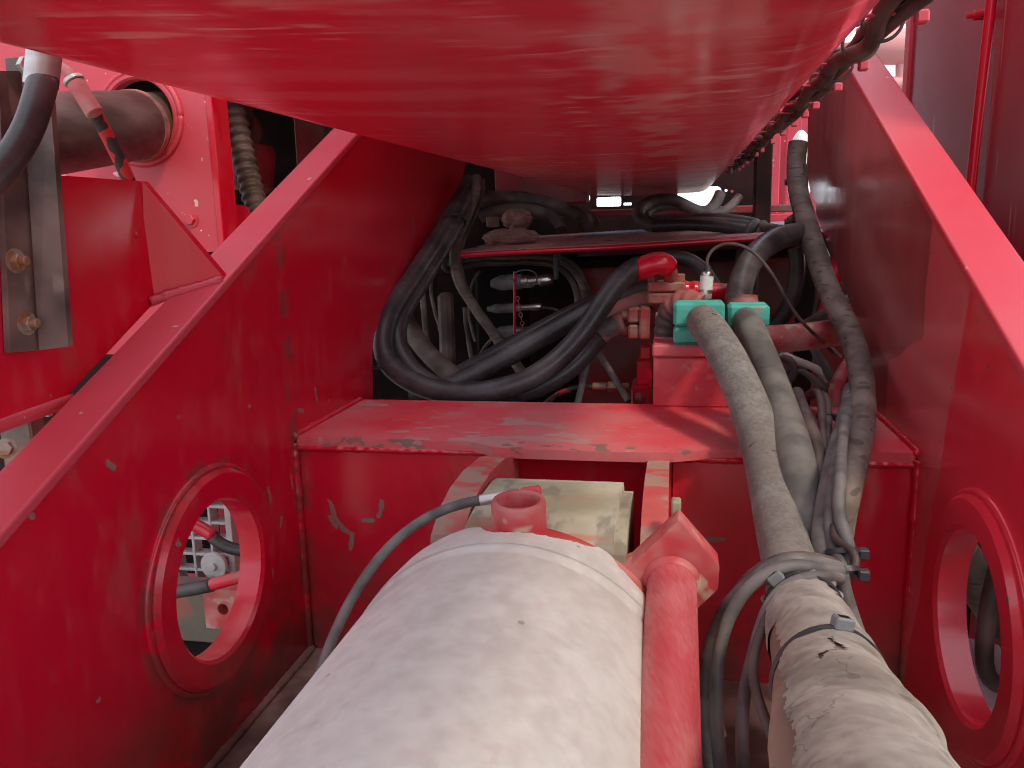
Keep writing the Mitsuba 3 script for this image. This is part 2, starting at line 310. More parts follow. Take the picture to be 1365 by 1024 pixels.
def cat(*ms):
    ms = [trimesh.Trimesh(*m, process=False) if isinstance(m, tuple) else m for m in ms]
    return trimesh.util.concatenate(ms)
def cbox(lo, hi, c=0.003):
    lo, hi = np.minimum(lo, hi), np.maximum(lo, hi)
    c = min(c, 0.45 * float(np.min(hi - lo)))
    pts = []
    for sx in (0, 1):
        for sy in (0, 1):
            for sz in (0, 1):
                q = np.array([(lo, hi)[s][i] for i, s in enumerate((sx, sy, sz))], float)
                d = np.array([1 - 2 * sx, 1 - 2 * sy, 1 - 2 * sz]) * c
                for k in range(3):
                    e = d.copy(); e[k] = 0; pts.append(q + e)
    return trimesh.convex.convex_hull(np.array(pts))
def hull(pts): return trimesh.convex.convex_hull(np.array(pts, float))
def frame(axis, up=(0, 0, 1)):
    w = np.asarray(axis, float); w = w / np.linalg.norm(w)
    u = np.cross(up, w)
    if np.linalg.norm(u) < 1e-4: u = np.cross((0, 1, 0), w)
    u = u / np.linalg.norm(u)
    return np.column_stack([u, np.cross(w, u), w])
def place(mesh, R, t):
    M = np.eye(4); M[:3, :3] = R; M[:3, 3] = t
    m = mesh.copy(); m.apply_transform(M); return m
def cyl(a, b, r, n=28, r2=None, c=0.0):
    """cylinder or cone between two points with a small chamfer"""
    a, b = np.asarray(a, float), np.asarray(b, float); h = np.linalg.norm(b - a); r2 = r if r2 is None else r2
    prof = [(0, 0), (r - c, 0), (r, c), (r2, h - c), (r2 - c, h), (0, h)] if c else [(0, 0), (r, 0), (r2, h), (0, h)]
    return place(lathe(prof, n), frame(b - a), a)
def lathe(prof, n=32):
    return trimesh.creation.revolve(np.array(prof, float), sections=n)
def lathe_at(prof, a, axis, n=32): return place(lathe(prof, n), frame(axis), a)
def hexnut(a, axis, r, h, c=0.0012):
    th = np.arange(6) * math.pi / 3
    pts = [(r * math.cos(t) * s, r * math.sin(t) * s, z) for z, s in ((0, 1), (h - c, 1), (h, 0.9)) for t in th]
    return place(hull(pts), frame(axis), a)
def bolt(a, axis, r, washer=True):
    ax = np.asarray(axis, float) / np.linalg.norm(axis); a = np.asarray(a, float)
    ms = [hexnut(a + ax * 0.2 * r, axis, r, 0.75 * r)]
    if washer: ms.append(cyl(a, a + ax * 0.22 * r, 1.45 * r, 24))
    return cat(*ms)
def ext_x(poly, x0, x1):
    """polygon in (y, z) extruded along x"""
    m = trimesh.creation.extrude_polygon(poly, x1 - x0); v = m.vertices
    m.vertices = np.column_stack([v[:, 2] + x0, v[:, 0], v[:, 1]]); return m
def ext_z(poly, z0, z1):
    m = trimesh.creation.extrude_polygon(poly, z1 - z0); m.apply_translation([0, 0, z0]); return m
def ext_y(poly, y0, y1):
    """polygon in (x, z) extruded along y"""
    m = trimesh.creation.extrude_polygon(poly, y1 - y0); v = m.vertices
    m.vertices = np.column_stack([v[:, 0], y1 - v[:, 2], v[:, 1]]); return m
def curve(pts, step=0.008, dense=None):
    pts = np.asarray(pts, float)
    t = np.r_[0, np.cumsum(np.linalg.norm(np.diff(pts, axis=0), axis=1) ** 0.6)]
    if len(pts) == 2: f = lambda s: pts[0] + (pts[1] - pts[0]) * (s / t[-1])[:, None]
    else: f = CubicSpline(t, pts)
    s = np.linspace(0, t[-1], 600); q = f(s)
    L = np.r_[0, np.cumsum(np.linalg.norm(np.diff(q, axis=0), axis=1))]
    n = max(3, int(L[-1] / step) + 1)
    return f(np.interp(np.linspace(0, L[-1], n), L, s))
def frames(c):
    tan = np.gradient(c, axis=0); tan /= np.linalg.norm(tan, axis=1, keepdims=True)
    u = np.cross(tan[0], (0.13, 0.21, 0.97)); u /= np.linalg.norm(u); U = [u]
    for k in range(1, len(c)):
        u = U[-1] - tan[k] * np.dot(U[-1], tan[k]); U.append(u / np.linalg.norm(u))
    U = np.array(U); return tan, U, np.cross(tan, U)
def tube(pts, r, n=16, step=0.008, rfun=None, wob=0.0, seed=0):
    """round tube along a smooth curve; r may be a list of radii spread over the length"""
    c = curve(pts, step); tan, U, V = frames(c); k = len(c); s = np.linspace(0, 1, k)
    rr = np.interp(s, np.linspace(0, 1, len(r)), r) if isinstance(r, (list, tuple)) else np.full(k, float(r))
    if rfun: rr = rr * rfun(s, np.r_[0, np.cumsum(np.linalg.norm(np.diff(c, axis=0), axis=1))])
    th = np.linspace(0, 2 * math.pi, n, endpoint=False)
    R = rr[:, None] * np.ones(n)
    v = c[:, None] + R[..., None] * (np.cos(th)[None, :, None] * U[:, None] + np.sin(th)[None, :, None] * V[:, None])
    v = v.reshape(-1, 3)
    if wob:
        w = np.random.default_rng(seed).normal(size=(k, 3)); ker = np.hanning(9); ker /= ker.sum()
        w = np.column_stack([np.convolve(w[:, i], ker, 'same') for i in range(3)]) * wob
        v += np.repeat(w, n, axis=0)
    i, j = np.meshgrid(np.arange(k - 1), np.arange(n), indexing='ij'); j2 = (j + 1) % n
    q = np.stack([i * n + j, i * n + j2, (i + 1) * n + j2, (i + 1) * n + j], -1).reshape(-1, 4)
    f = np.vstack([q[:, [0, 1, 2]], q[:, [0, 2, 3]]])
    v = np.vstack([v, c[0], c[-1]]); a = np.arange(n); b = (a + 1) % n
    f = np.vstack([f, np.column_stack([np.full(n, len(v) - 2), b, a]), np.column_stack([np.full(n, len(v) - 1), (k - 1) * n + a, (k - 1) * n + b])])
    return trimesh.Trimesh(v, f, process=False)
def ring(c, axis, R, r, n=40, m=10, arc=None):
    """torus-like band round an axis"""
    F = frame(axis); t = np.linspace(0, 2 * math.pi, n) if arc is None else np.linspace(*arc, n)
    pts = np.asarray(c, float) + R * (np.cos(t)[:, None] * F[:, 0] + np.sin(t)[:, None] * F[:, 1])
    return tube(pts, r, m, step=2 * math.pi * R / 64)
def strap(c, axis, R, w, t, n=48):
    """flat band round an axis"""
    return lathe_at([(R, -w / 2), (R + t, -w / 2), (R + t, w / 2), (R, w / 2), (R, -w / 2)], c, axis, n)
def bead(pts, r, seed=0):
    """weld bead: lumpy run along a line"""
    g = np.random.default_rng(seed)
    return tube(pts, r, 8, step=0.004, rfun=lambda s, L: 1 + 0.07 * np.sin(L / 0.0030) + 0.10 * np.interp(s, np.linspace(0, 1, 40), g.normal(size=40)))
def lumpy(mesh, amp, freq, seed=0):
    m = mesh.copy(); v = m.vertices; nn = m.vertex_normals
    d = np.array([math.sin(freq * (v[:, 0] * 1.3 + seed)[i]) + math.sin(freq * 1.7 * (v[i, 1] + v[i, 2] + seed)) + math.sin(freq * 2.9 * (v[i, 2] - v[i, 0])) for i in range(len(v))])
    m.vertices = v + nn * (d * amp)[:, None]; return m
def disc(c, r, n=48): return sg.Point(*c).buffer(r, n)

# ---------------------------------------------------------------- setting
g = 80.0
struct('ground', trimesh.Trimesh([(-g, -g, -2.2), (g, -g, -2.2), (g, g, -2.2), (-g, g, -2.2)], [(0, 1, 2), (0, 2, 3)], process=False), 'gravel_ground')

# ---------------------------------------------------------------- the welded frame of the machine
XL, XR, ZT, YF, YB, ZF = -0.649, 0.366, -0.349, 1.30, 1.62, -0.753
HY, HZ, HR, HO = 1.022, -0.488, 0.121, 0.158
fr = thing('steel_chassis', 'red welded steel frame with two sloping side plates and a cross box between them', 'chassis')
tl = lambda y: -0.279 + 0.472 * (y - 0.661)
tr = lambda y: -0.149 + 0.467 * (y - 0.955)
pL = sg.Polygon([(0.12, ZF - 0.03), (0.12, tl(0.12) - 0.008), (2.75, tl(2.75) - 0.008), (2.78, 0.5), (2.66, 0.25), (2.53, 0.13), (2.395, 0.046), (2.08, -0.082), (1.85, -0.165), (1.77, -0.193),
                 (1.722, -0.222), (1.702, -0.26), (1.69, -0.36), (1.69, ZF - 0.03)]).difference(disc((HY, HZ), HR))
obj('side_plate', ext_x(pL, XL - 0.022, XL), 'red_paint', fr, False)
pR = sg.Polygon([(0.12, ZF - 0.03), (0.12, tr(0.12) - 0.008), (2.13, tr(2.13) - 0.008), (2.345, 0.42), (2.345, 0.02), (2.3, -0.0), (2.077, -0.081), (1.797, -0.193), (1.66, -0.27), (1.63, -0.33),
                 (1.63, ZF - 0.03)]).difference(disc((HY, HZ), HR))
obj('side_plate', ext_x(pR, XR, XR + 0.022), 'red_plate_right', fr, False)
obj('end_plate', ext_x(sg.Polygon([(2.35, 0.04), (2.35, 0.5), (2.62, 0.6), (2.56, 0.136), (2.46, 0.07)]), XR + 0.004, XR + 0.02), 'red_plate_right', fr, False)
def flange(x0, x1, f, y0, y1):
    L = math.hypot(y1 - y0, f(y1) - f(y0)); v = np.array([0, y1 - y0, f(y1) - f(y0)]) / L
    prof = sg.Polygon([(x0, -0.014), (x1, -0.014), (x1, 0), (x0, 0)]).buffer(-0.004).buffer(0.004, 4)
    m = trimesh.creation.extrude_polygon(prof, L)
    nrm = np.array([0, -v[2], v[1]])
    q = m.vertices; m.vertices = np.array([0, y0, f(y0)]) + q[:, :1] * np.array([1, 0, 0]) + q[:, 1:2] * nrm + q[:, 2:] * v
    m.fix_normals(); return m
obj('top_flange', flange(-0.713, XL + 0.005, tl, 0.12, 2.74), 'flange_paint', fr, False)
obj('top_flange', flange(XR - 0.006, 0.433, tr, 0.12, 2.14), 'flange_paint', fr, False)
for s, x, m in ((1, XL, 'red_paint'), (-1, XR, 'red_plate_right')):    # hole rims: thick lined collars
    prof = [(HR - 0.006, -0.026), (HO - 0.004, -0.026), (HO, 0.0), (HO, 0.008), (HO - 0.006, 0.015), (HR - 0.001, 0.015), (HR - 0.006, 0.010), (HR - 0.006, -0.026)]
    k = obj('hole_rim', lathe_at(prof, (x, HY, HZ), (s, 0, 0), 72), m, fr, 25)
    obj('weld_bead', ring((x + s * 0.001, HY, HZ), (s, 0, 0), HO + 0.003, 0.0055, 120, 8), m, k, True)
for a, b in (((XL, YF, -0.36), (XL, YF, ZF)), ((XR, YF, -0.36), (XR, YF, ZF)), ((XL, YF, ZT), (XL, YB, ZT)), ((XR, YF, ZT), (XR, YB, ZT))):
    obj('weld_bead', bead([a, b], 0.007, 3), 'red_paint', fr, True)
xm = obj('cross_box', cat(cbox((XL + 0.002, YF + 0.008, ZF), (-0.295, YF + 0.022, ZT - 0.018), 0.001), cbox((0.001, YF + 0.008, ZF), (XR - 0.002, YF + 0.022, ZT - 0.018), 0.001),
                       cbox((-0.292, 1.31, ZF), (0.0, 1.322, ZT - 0.018), 0.001), cbox((XL + 0.002, YB - 0.03, ZF), (XR - 0.002, YB - 0.018, ZT - 0.018), 0.001)), 'red_paint', fr, False)
edge = [(XL + 0.002, YF), (-0.40, YF), (-0.33, YF - 0.004), (-0.305, YF - 0.02), (-0.285, YF - 0.034), (-0.24, YF - 0.040), (-0.06, YF - 0.040), (0.0, YF - 0.034), (0.035, YF - 0.020), (0.06, YF - 0.006), (0.10, YF), (XR - 0.002, YF),
        (XR - 0.002, YB), (XL + 0.002, YB)]
obj('top_plate', ext_z(sg.Polygon(edge).buffer(-0.006).buffer(0.006, 4), ZT - 0.016, ZT), 'red_dusty', xm, False)
obj('weld_bead', bead([(XL, YF + 0.004, ZT - 0.020), (-0.31, YF + 0.003, ZT - 0.02)], 0.006, 5), 'red_paint', xm, True)
obj('weld_bead', bead([(0.02, YF + 0.003, ZT - 0.020), (XR, YF + 0.004, ZT - 0.02)], 0.006, 6), 'red_paint', xm, True)
chk = lambda dz: sg.Polygon([(1.36, ZT - 0.017), (1.275, ZT - 0.017), (1.262, -0.362), (1.20, -0.347), (1.10, -0.339), (1.03, -0.341), (0.975, -0.352), (0.935, -0.372), (0.912, -0.41), (0.906, -0.47), (0.905, ZF), (1.36, ZF)]).buffer(-0.008).buffer(0.008)
def c_cheek(p, n, uv):
    f = smoothstep(0.5, 0.3, dr.abs(n.x))                      # the narrow front edges are rubbed to primer and dust, the sides stay red
    d = fbm(*P3(p, 16.0), octaves=4)
    c = mix((0.46, 0.02, 0.03), (0.48, 0.14, 0.12), d)
    w = smoothstep(0.40, 0.52, fbm(p.x * 12, p.y * 22, p.z * 22, octaves=4))
    return mix(c, mix((0.24, 0.22, 0.18), (0.40, 0.22, 0.17), d), f * w * 0.9)
mat('cheek_paint', c_cheek, 0.55)
obj('cheek_plate', ext_x(chk(0), -0.293, -0.252), 'cheek_paint', xm, False)
obj('cheek_plate', ext_x(chk(0), -0.036, -0.004), 'cheek_paint', xm, False)
obj('floor_plate', cbox((XL + 0.002, 0.12, ZF - 0.02), (XR - 0.002, 1.7, ZF), 0.001), 'floor_dirt', fr, False)
obj('weld_bead', bead([(XL + 0.004, 0.2, ZF + 0.004), (XL + 0.004, 1.3, ZF + 0.004)], 0.007, 9), 'floor_dirt', fr, True)

# pedestal that carries the hose clamps
pd = obj('clamp_pedestal', cat(cbox((-0.038, 1.598, ZT), (0.165, 1.78, -0.252), 0.003), cbox((-0.040, 1.592, -0.250), (0.170, 1.79, -0.228), 0.003)), 'red_dusty', fr, False)
# rear shelf and rear wall
shl = lambda x, y: -0.047 + (x + 0.15) * 0.036 - (y - 2.3) * -0.030
sx = np.linspace(-0.62, 0.40, 24)
fy = 2.28 + 0.015 * np.sin(sx * 9)
top = [(x, y, shl(x, y)) for x, y in zip(sx, fy)] + [(x, 3.3, shl(x, 3.3)) for x in sx]
nn = len(sx); v = np.array(top + [(x, y, z - 0.014) for x, y, z in top])
F = []
for i in range(nn - 1):
    a, b, c, d = i, i + 1, nn + i + 1, nn + i; o = 2 * nn
    F += [(a, b, c), (a, c, d), (a + o, c + o, b + o), (a + o, d + o, c + o), (a, a + o, b + o), (a, b + o, b)]
obj('rear_shelf', trimesh.Trimesh(v, F, process=False), 'shelf_dust', fr, False)
obj('shelf_lip', tube([(x, y - 0.003, shl(x, y) - 0.009) for x, y in zip(sx, fy)], 0.0075, 8, 0.02), 'red_paint', fr, True)
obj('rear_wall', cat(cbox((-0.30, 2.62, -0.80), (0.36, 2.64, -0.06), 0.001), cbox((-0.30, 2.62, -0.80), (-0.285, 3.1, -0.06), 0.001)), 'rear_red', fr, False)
obj('rear_back_wall', cbox((-0.9, 3.1, -0.85), (-0.28, 3.12, -0.055), 0.001), 'shade_black', fr, False)
obj('rear_floor', cbox((-0.64, 1.7, -0.78), (0.36, 3.1, -0.76), 0.001), 'shade_black', fr, False)
obj('rear_rail', tube([(-0.62, 2.52, -0.115), (0.0, 2.53, -0.10), (0.34, 2.53, -0.085)], 0.018, 12), 'shade_black', fr, True)
obj('rear_pillar', cbox((-0.62, 2.55, -0.8), (-0.47, 2.70, -0.08), 0.01), 'shade_black', fr, False)
obj('rear_pillar', cbox((-0.60, 2.05, -0.76), (-0.565, 2.10, -0.16), 0.01), 'dark_cable', fr, False)
# far bulkhead with slots through which the sky shows
zz = lambda px: 0
bx = (0.3350,)[0]
bk = sg.Polygon([(-1.6, -0.9), (0.56, -0.9), (0.56, 0.0), (bx, 0.0), (bx, 1.6), (-1.6, 1.6)])
def hole(x0, z0, x1, z1, r): return sg.box(x0 + r, z0 + r, x1 - r, z1 - r).buffer(r, 6)
h1, h2 = [(-0.3295, 3.6, 0.0799), (-0.2247, 3.6, 0.1204)]
h3, h4 = [(-0.2152, 3.6, 0.0829), (-0.1806, 3.6, 0.0943)]
h5, h6 = [(0.0093, 3.6, 0.0703), (0.1875, 3.6, 0.15)]
h7, h8, h9, h10, h11 = [(-0.4093, 3.6, 0.1198), (-0.3708, 3.6, 0.1186), (0.23, 3.6, 0.1275), (0.2059, 3.6, 0.1313), (-0.6668, 3.6, 0.1276)]
bk = bk.difference(hole(h1[0], h1[2], h2[0], h2[2], 0.008)).difference(hole(h3[0], h3[2], h4[0], h4[2], 0.003)).difference(hole(h5[0], h5[2], h6[0], h6[2], 0.02))
for q, r in ((h7, 0.012), (h8, 0.015), (h9, 0.006), (h10, 0.006)): bk = bk.difference(disc((q[0], q[2]), r, 8))
obj('rear_bulkhead', ext_y(bk, 3.60, 3.615), 'shade_black', fr, False)
obj('rear_post', cbox(np.array((0.2672, 3, 0.1537)) - np.array([0, 0, 0.18]), (0.3217, 3, 0.3593) + np.array([0, 0.08, 0.5]), 0.004), 'shade_black', fr, False)
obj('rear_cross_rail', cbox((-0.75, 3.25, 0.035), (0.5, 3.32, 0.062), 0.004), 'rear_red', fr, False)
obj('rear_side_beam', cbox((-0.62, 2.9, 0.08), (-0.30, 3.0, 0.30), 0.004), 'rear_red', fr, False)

# ---------------------------------------------------------------- boom
def boom_section(R=0.07, hw=0.245, zb=0.0875, xc=-0.125, top=0.85, sag=0.004):
    pts = []
    for t in np.linspace(180, 270, 18): pts.append((xc - hw + R + R * math.cos(math.radians(t)), zb + R + R * math.sin(math.radians(t))))
    for u in np.linspace(-1, 1, 13)[1:-1]: pts.append((xc + u * (hw - R), zb - sag * (1 - u * u)))
    for t in np.linspace(270, 360, 18): pts.append((xc + hw - R + R * math.cos(math.radians(t)), zb + R + R * math.sin(math.radians(t))))
    pts += [(xc + hw, top), (xc - hw, top)]
    return sg.Polygon(pts)
BD = np.array([0.0075, 1, 0.0073])
bm = ext_y(boom_section(), -1.6, 3.12)
bm = trimesh.Trimesh(bm.vertices + np.column_stack([bm.vertices[:, 1] * 0.0075, 0 * bm.vertices[:, 1], bm.vertices[:, 1] * 0.0073]), bm.faces)
bo = thing('crane_boom', 'large red boom overhead with a scuffed rounded underside', 'boom')
obj('boom_section', bm, 'boom_paint', bo, 25)
# clips along the lower right edge hold the cables
BX, BZ = 0.138, 0.133
cys = [0.47, 0.65, 0.84, 0.97, 1.12, 1.21, 1.32, 1.46, 1.62, 1.82, 1.95, 2.08, 2.22, 2.38, 2.54]
for y in cys:
    o = np.array([BX + 0.0075 * y, y, BZ + 0.0073 * y])
    cl = obj('cable_clip', cat(cbox(o + (0.018, -0.0045, -0.006), o + (0.027, 0.0045, 0.003), 0.0015), cbox(o + (-0.03, -0.003, 0.001), o + (0.022, 0.003, 0.0025), 0.0005)), 'pink_red', bo, False)
for i, (dx, dz, r, m) in enumerate(((0.001, 0.004, 0.0070, 'dark_cable'), (0.012, 0.002, 0.0056, 'dark_cable'), (0.006, 0.013, 0.005, 'black_rubber'), (0.015, 0.010, 0.0042, 'dark_cable'))):
    g_ = np.random.default_rng(20 + i)
    ys = np.linspace(-0.3, 2.75, 36)
    one('boom_cable', tube([(BX + 0.0075 * y + dx + g_.normal() * 0.0025, y, BZ + 0.0073 * y + dz + g_.normal() * 0.0025) for y in ys], r, 12, 0.012), m,
        ('thickest dark cable strapped along the lower right boom edge, against the boom', 'dark cable under the outer side of the bundle on the boom edge', 'shiny black cable on top of the bundle along the boom edge', 'thinnest outer cable of the bundle along the boom edge')[i], 'cable', 'cables along the boom edge')
for y in (0.70, 0.78, 0.89, 1.03, 1.26, 1.4, 1.7, 2.0):
    o = np.array([BX + 0.0075 * y + 0.008, y, BZ + 0.0073 * y + 0.008])
    one('boom_cable_tie', ring(o, (0.0, 1, 0.25), 0.0145, 0.0014, 28, 6), 'dark_cable', 'thin cable tie around the cable bundle on the boom edge', 'cable tie', 'ties on the boom cables', True)

# ---------------------------------------------------------------- lift cylinder
CX, CZ, CR, GY = -0.1735, -0.5255, 0.194, 0.80
cy_ = thing('lift_cylinder', 'large white hydraulic cylinder lying between the side plates with an olive eye end', 'hydraulic cylinder')
def along(prof, n=96): return place(lathe(prof, n), frame((0, 1, 0)), (CX, 0, CZ))
obj('barrel', along([(CR, 0.05), (CR, GY - 0.012), (CR - 0.0015, GY - 0.006), (CR - 0.002, GY), (CR - 0.0005, GY + 0.004), (CR + 0.001, GY + 0.012), (CR + 0.001, GY + 0.02)], 128), 'white_paint', cy_, 40)
# the painted collar ends in a ragged edge where the white stops on the cap
n = 160; th = np.linspace(0, 2 * math.pi, n, endpoint=False)
obj('end_cap', along([(CR + 0.0003, GY + 0.018), (CR + 0.0003, GY + 0.035), (CR - 0.003, GY + 0.085), (CR - 0.010, GY + 0.101), (0.0, GY + 0.101)], 96), 'red_cap', cy_, 30)
def collar():
    g_ = np.random.default_rng(4); ang = np.radians(np.linspace(-20, 200, 150)); v, f = [], []
    ext = np.interp(np.degrees(ang), [-20, 30, 52, 58, 61, 64, 76, 84, 90, 96, 99, 103, 106, 112, 120, 135, 200], [0.05, 0.045, 0.062, 0.090, 0.088, 0.070, 0.055, 0.053, 0.049, 0.052, 0.058, 0.076, 0.092, 0.096, 0.090, 0.075, 0.05]) + g_.normal(size=150) * 0.0012
    K = 10
    for a, e in zip(ang, ext):
        for k in range(K + 1):
            d = 0.016 + (e - 0.016) * k / K; y = GY + d
            r = np.interp(d, [0.0, 0.035, 0.085, 0.101], [CR + 0.0012, CR + 0.0012, CR - 0.0018, CR - 0.0088]) + 0.0004
            v.append((CX + r * math.cos(a), y, CZ + r * math.sin(a)))
    for i in range(149):
        for k in range(K):
            p = i * (K + 1) + k; f += [(p, p + 1, p + K + 2), (p, p + K + 2, p + K + 1)]
    return trimesh.Trimesh(v, f, process=False)
obj('painted_collar', collar(), 'white_paint', cy_, True)
# eye end: rounded block that reaches between the cheeks
eye = sg.Polygon([(0.89, -0.66), (0.89, -0.362), (0.95, -0.352), (1.02, -0.346), (1.08, -0.347), (1.115, -0.352), (1.135, -0.37), (1.15, -0.42), (1.15, -0.62), (1.12, -0.68)])
ym = ext_x(eye.buffer(-0.01).buffer(0.01, 6), -0.247, -0.066)
side = ext_x(eye.buffer(-0.012), -0.0665, -0.052)
obj('eye_block', cat(ym, side), 'olive_primer', cy_, 30)
# port boss with its open cup and the hose that enters it
bp = np.array((-0.1709, 0.885, -0.3462))
bz = bp[2] - 0.007
obj('port_boss', lathe_at([(0.0, 0.0), (0.033, 0.0), (0.034, 0.004), (0.0315, 0.012), (0.0315, 0.046), (0.0295, 0.050), (0.025, 0.050), (0.0235, 0.047), (0.0235, 0.030), (0.008, 0.028), (0.0075, 0.034), (0.0, 0.034)], (bp[0], bp[1], bz), (0, -0.08, 1), 40), 'red_cap', cy_, 30)
obj('port_plate', lathe_at([(0, 0.0), (0.075, 0.0), (0.07, 0.006), (0, 0.008)], (bp[0] + 0.01, bp[1] - 0.01, bz - 0.010), (0, 0.16, 1), 40), 'red_cap', cy_, 30)
# return pipe on the right of the barrel and its fitting
p0, p1 = np.array((0.0015, 0.88, -0.3709)), np.array((-0.001, 0.595, -0.4221))
pc0, pc1 = p0 + (0, 0, -0.024), p1 + (0, 0, 0.0)
pdir = (pc1 - pc0) / np.linalg.norm(pc1 - pc0)
obj('return_pipe', tube([pc0 - pdir * 0.02, pc1 + pdir * 0.35], 0.0272, 32, 0.03), 'red_pipe', cy_, 50)
fp = [(0.0084, 0.92, -0.3217), (0.0529, 0.92, -0.3738), (0.0518, 0.92, -0.3996), (0.0311, 0.92, -0.4231), (-0.0379, 0.92, -0.4352), (-0.0661, 0.92, -0.4275), (-0.0686, 0.92, -0.388), (-0.0442, 0.92, -0.3773)]
obj('pipe_bracket', ext_y(sg.Polygon([(q[0], q[2]) for q in fp]).buffer(-0.003).buffer(0.003), 0.885, 0.925), 'red_cap', cy_, False)
obj('bracket_lug', cbox(np.array((-4.475e-05, 0.93, -0.3219)) - (0, 0, 0.02), np.array((0.011, 0.93, -0.3196)) + (0, 0.02, 0.004), 0.002), 'olive_primer', cy_, False)
obj('pipe_weld', lathe_at([(0.0, 0), (0.0325, 0), (0.031, 0.004), (0.0275, 0.008)], pc0 + pdir * -0.005, pdir, 32), 'red_cap', cy_, 40)
# small hose of the cylinder
hs = thing('grey_return_hose', 'thin grey hose curving from the port cup down the left of the white cylinder', 'hose')
obj('hose_body', tube([(-0.2248, 0.93, -0.3229), (-0.2513, 0.93, -0.3288), (-0.2917, 0.92, -0.3443), (-0.3307, 0.89, -0.3712), (-0.3604, 0.85, -0.4124), (-0.3746, 0.8, -0.4553), (-0.3827, 0.76, -0.5055)], 0.0063, 14), 'grey_cable', hs, True)
a, b = np.array((-0.2276, 0.93, -0.323)), np.array((-0.1812, 0.93, -0.3136))
obj('hose_ferrule', cyl(a, a + (b - a) * 0.75, 0.0068, 20, c=0.001), 'zinc', hs)
obj('hose_nut', hexnut(a + (b - a) * 0.78, b - a, 0.0085, 0.012), 'zinc', hs, False)
obj('hose_plug', cyl(a + (b - a) * 1.1, a + (b - a) * 1.6, 0.0072, 20, c=0.0015), 'pink_red', hs)

# ---------------------------------------------------------------- hose clamps and the hoses on the right
def clamp(x0, x1, zlo, zhi, ysplit, label):
    k = thing('hose_clamp', label, 'pipe clamp', 'teal hose clamps on the pedestal')
    zm = zlo + (zhi - zlo) * 0.42
    obj('upper_half', cbox((x0, 1.60, zm + 0.0008), (x1, 1.66, zhi), 0.006), 'teal_plastic', k, False)
    obj('lower_half', cbox((x0, 1.60, zlo), (x1, 1.66, zm - 0.0008), 0.006), 'teal_plastic', k, False)
    return k
q0, q1, q2, q3 = [(-0.001, 1.6, -0.225), (0.0949, 1.6, -0.1465), (0.1008, 1.6, -0.2219), (0.1763, 1.6, -0.1513)]
clamp(q0[0], q1[0], -0.228, q1[2], 0, 'larger teal pipe clamp, the left one, with a sensor standing behind it')
clamp(q2[0], q3[0], -0.228, q3[2] , 0, 'smaller teal pipe clamp, right of the other one')
def rib(s, L): return 1 + 0.05 * np.sin(L / 0.0032)
H5 = [(0.052, 1.66, -0.1842), (0.0543, 1.6, -0.1818), (0.0656, 1.5, -0.1892), (0.0914, 1.4, -0.2269), (0.1183, 1.3, -0.2849), (0.1322, 1.2, -0.3347), (0.1354, 1.08, -0.3722), (0.1355, 0.95, -0.3909), (0.135, 0.83, -0.3937), (0.1322, 0.7, -0.3835), (0.1257, 0.58, -0.3671), (0.1169, 0.48, -0.3456), (0.1064, 0.37, -0.321)]
one('grey_supply_hose', tube(H5, [0.031] * 8 + [0.032, 0.033, 0.033], 28, 0.006), 'grey_hose', 'thick pale grey dusty hose coming out of the left teal clamp', 'hose')
H6 = [(0.1347, 1.66, -0.1844), (0.134, 1.6, -0.182), (0.1383, 1.52, -0.1958), (0.1571, 1.45, -0.245), (0.1678, 1.31, -0.2922), (0.1687, 1.15, -0.3302), (0.1662, 1.05, -0.3804), (0.1599, 0.96, -0.4218), (0.151, 0.88, -0.4566)]
one('grey_second_hose', tube(H6, 0.026, 24), 'dark_grey_hose', 'darker grey hose coming out of the right teal clamp, half behind the thick one', 'hose')
H7 = [(0.3164, 2.36, 0.2037), (0.3083, 2.3, 0.1048), (0.3087, 2.15, 0.0173), (0.3125, 1.95, -0.0833), (0.3172, 1.75, -0.1648), (0.3246, 1.6, -0.22), (0.3073, 1.42, -0.2763), (0.2596, 1.2, -0.309), (0.2206, 1.07, -0.3449), (0.1947, 0.98, -0.3718), (0.1793, 0.92, -0.4116), (0.1635, 0.86, -0.4623)]
one('brown_side_hose', tube(H7, [0.0245]*4+[0.0235,0.0225,0.0215,0.020,0.018,0.0165,0.016,0.016], 24, rfun=lambda s, L: 1 + 0.012 * np.sin(L / 0.003)), 'brown_hose', 'long brown ribbed hose bowing down along the right side plate', 'hose')
H8 = [(0.1272, 1.72, -0.1683), (0.1322, 1.76, -0.1337), (0.1584, 1.84, -0.0842), (0.2151, 1.95, -0.0434), (0.2762, 2.05, -0.0311), (0.3215, 2.15, -0.0424), (0.3697, 2.25, -0.0962)]
one('black_bent_hose', tube(H8, [0.0265] * 4 + [0.022], 24), 'black_rubber', 'black hose bending over from the right teal clamp to the side plate', 'hose')
for c0, ax, r, lab in ((np.array((0.1344, 1.7, -0.1634)), (0, 0.1, 1), 0.030, 'ribbed pink rubber boot standing behind the right teal clamp'),):
    one('rubber_boot', tube([c0 - (0, 0, 0.04), c0 + (0, 0.0, -0.005), c0 + (0.0, 0.003, 0.02)], r, 24, 0.0012, rfun=rib), 'oversprayed_hose', lab, 'boot')
one('rubber_boot', tube([(0.0536, 1.68, -0.161), (0.0246, 1.7, -0.1567), (-0.0004486, 1.72, -0.1706), (-0.0138, 1.73, -0.2026), (-0.0181, 1.73, -0.2308)], [0.024, 0.027, 0.028, 0.025, 0.022], 24, 0.0012, rfun=rib), 'oversprayed_hose', 'ribbed pink elbow boot at the left of the larger teal clamp', 'boot')
one('red_riser_pipe', tube([(-0.0168, 1.74, -0.2164), (-0.0178, 1.74, -0.2717)], 0.023, 20), 'red_paint', 'short red pipe standing beside the left teal clamp', 'pipe')
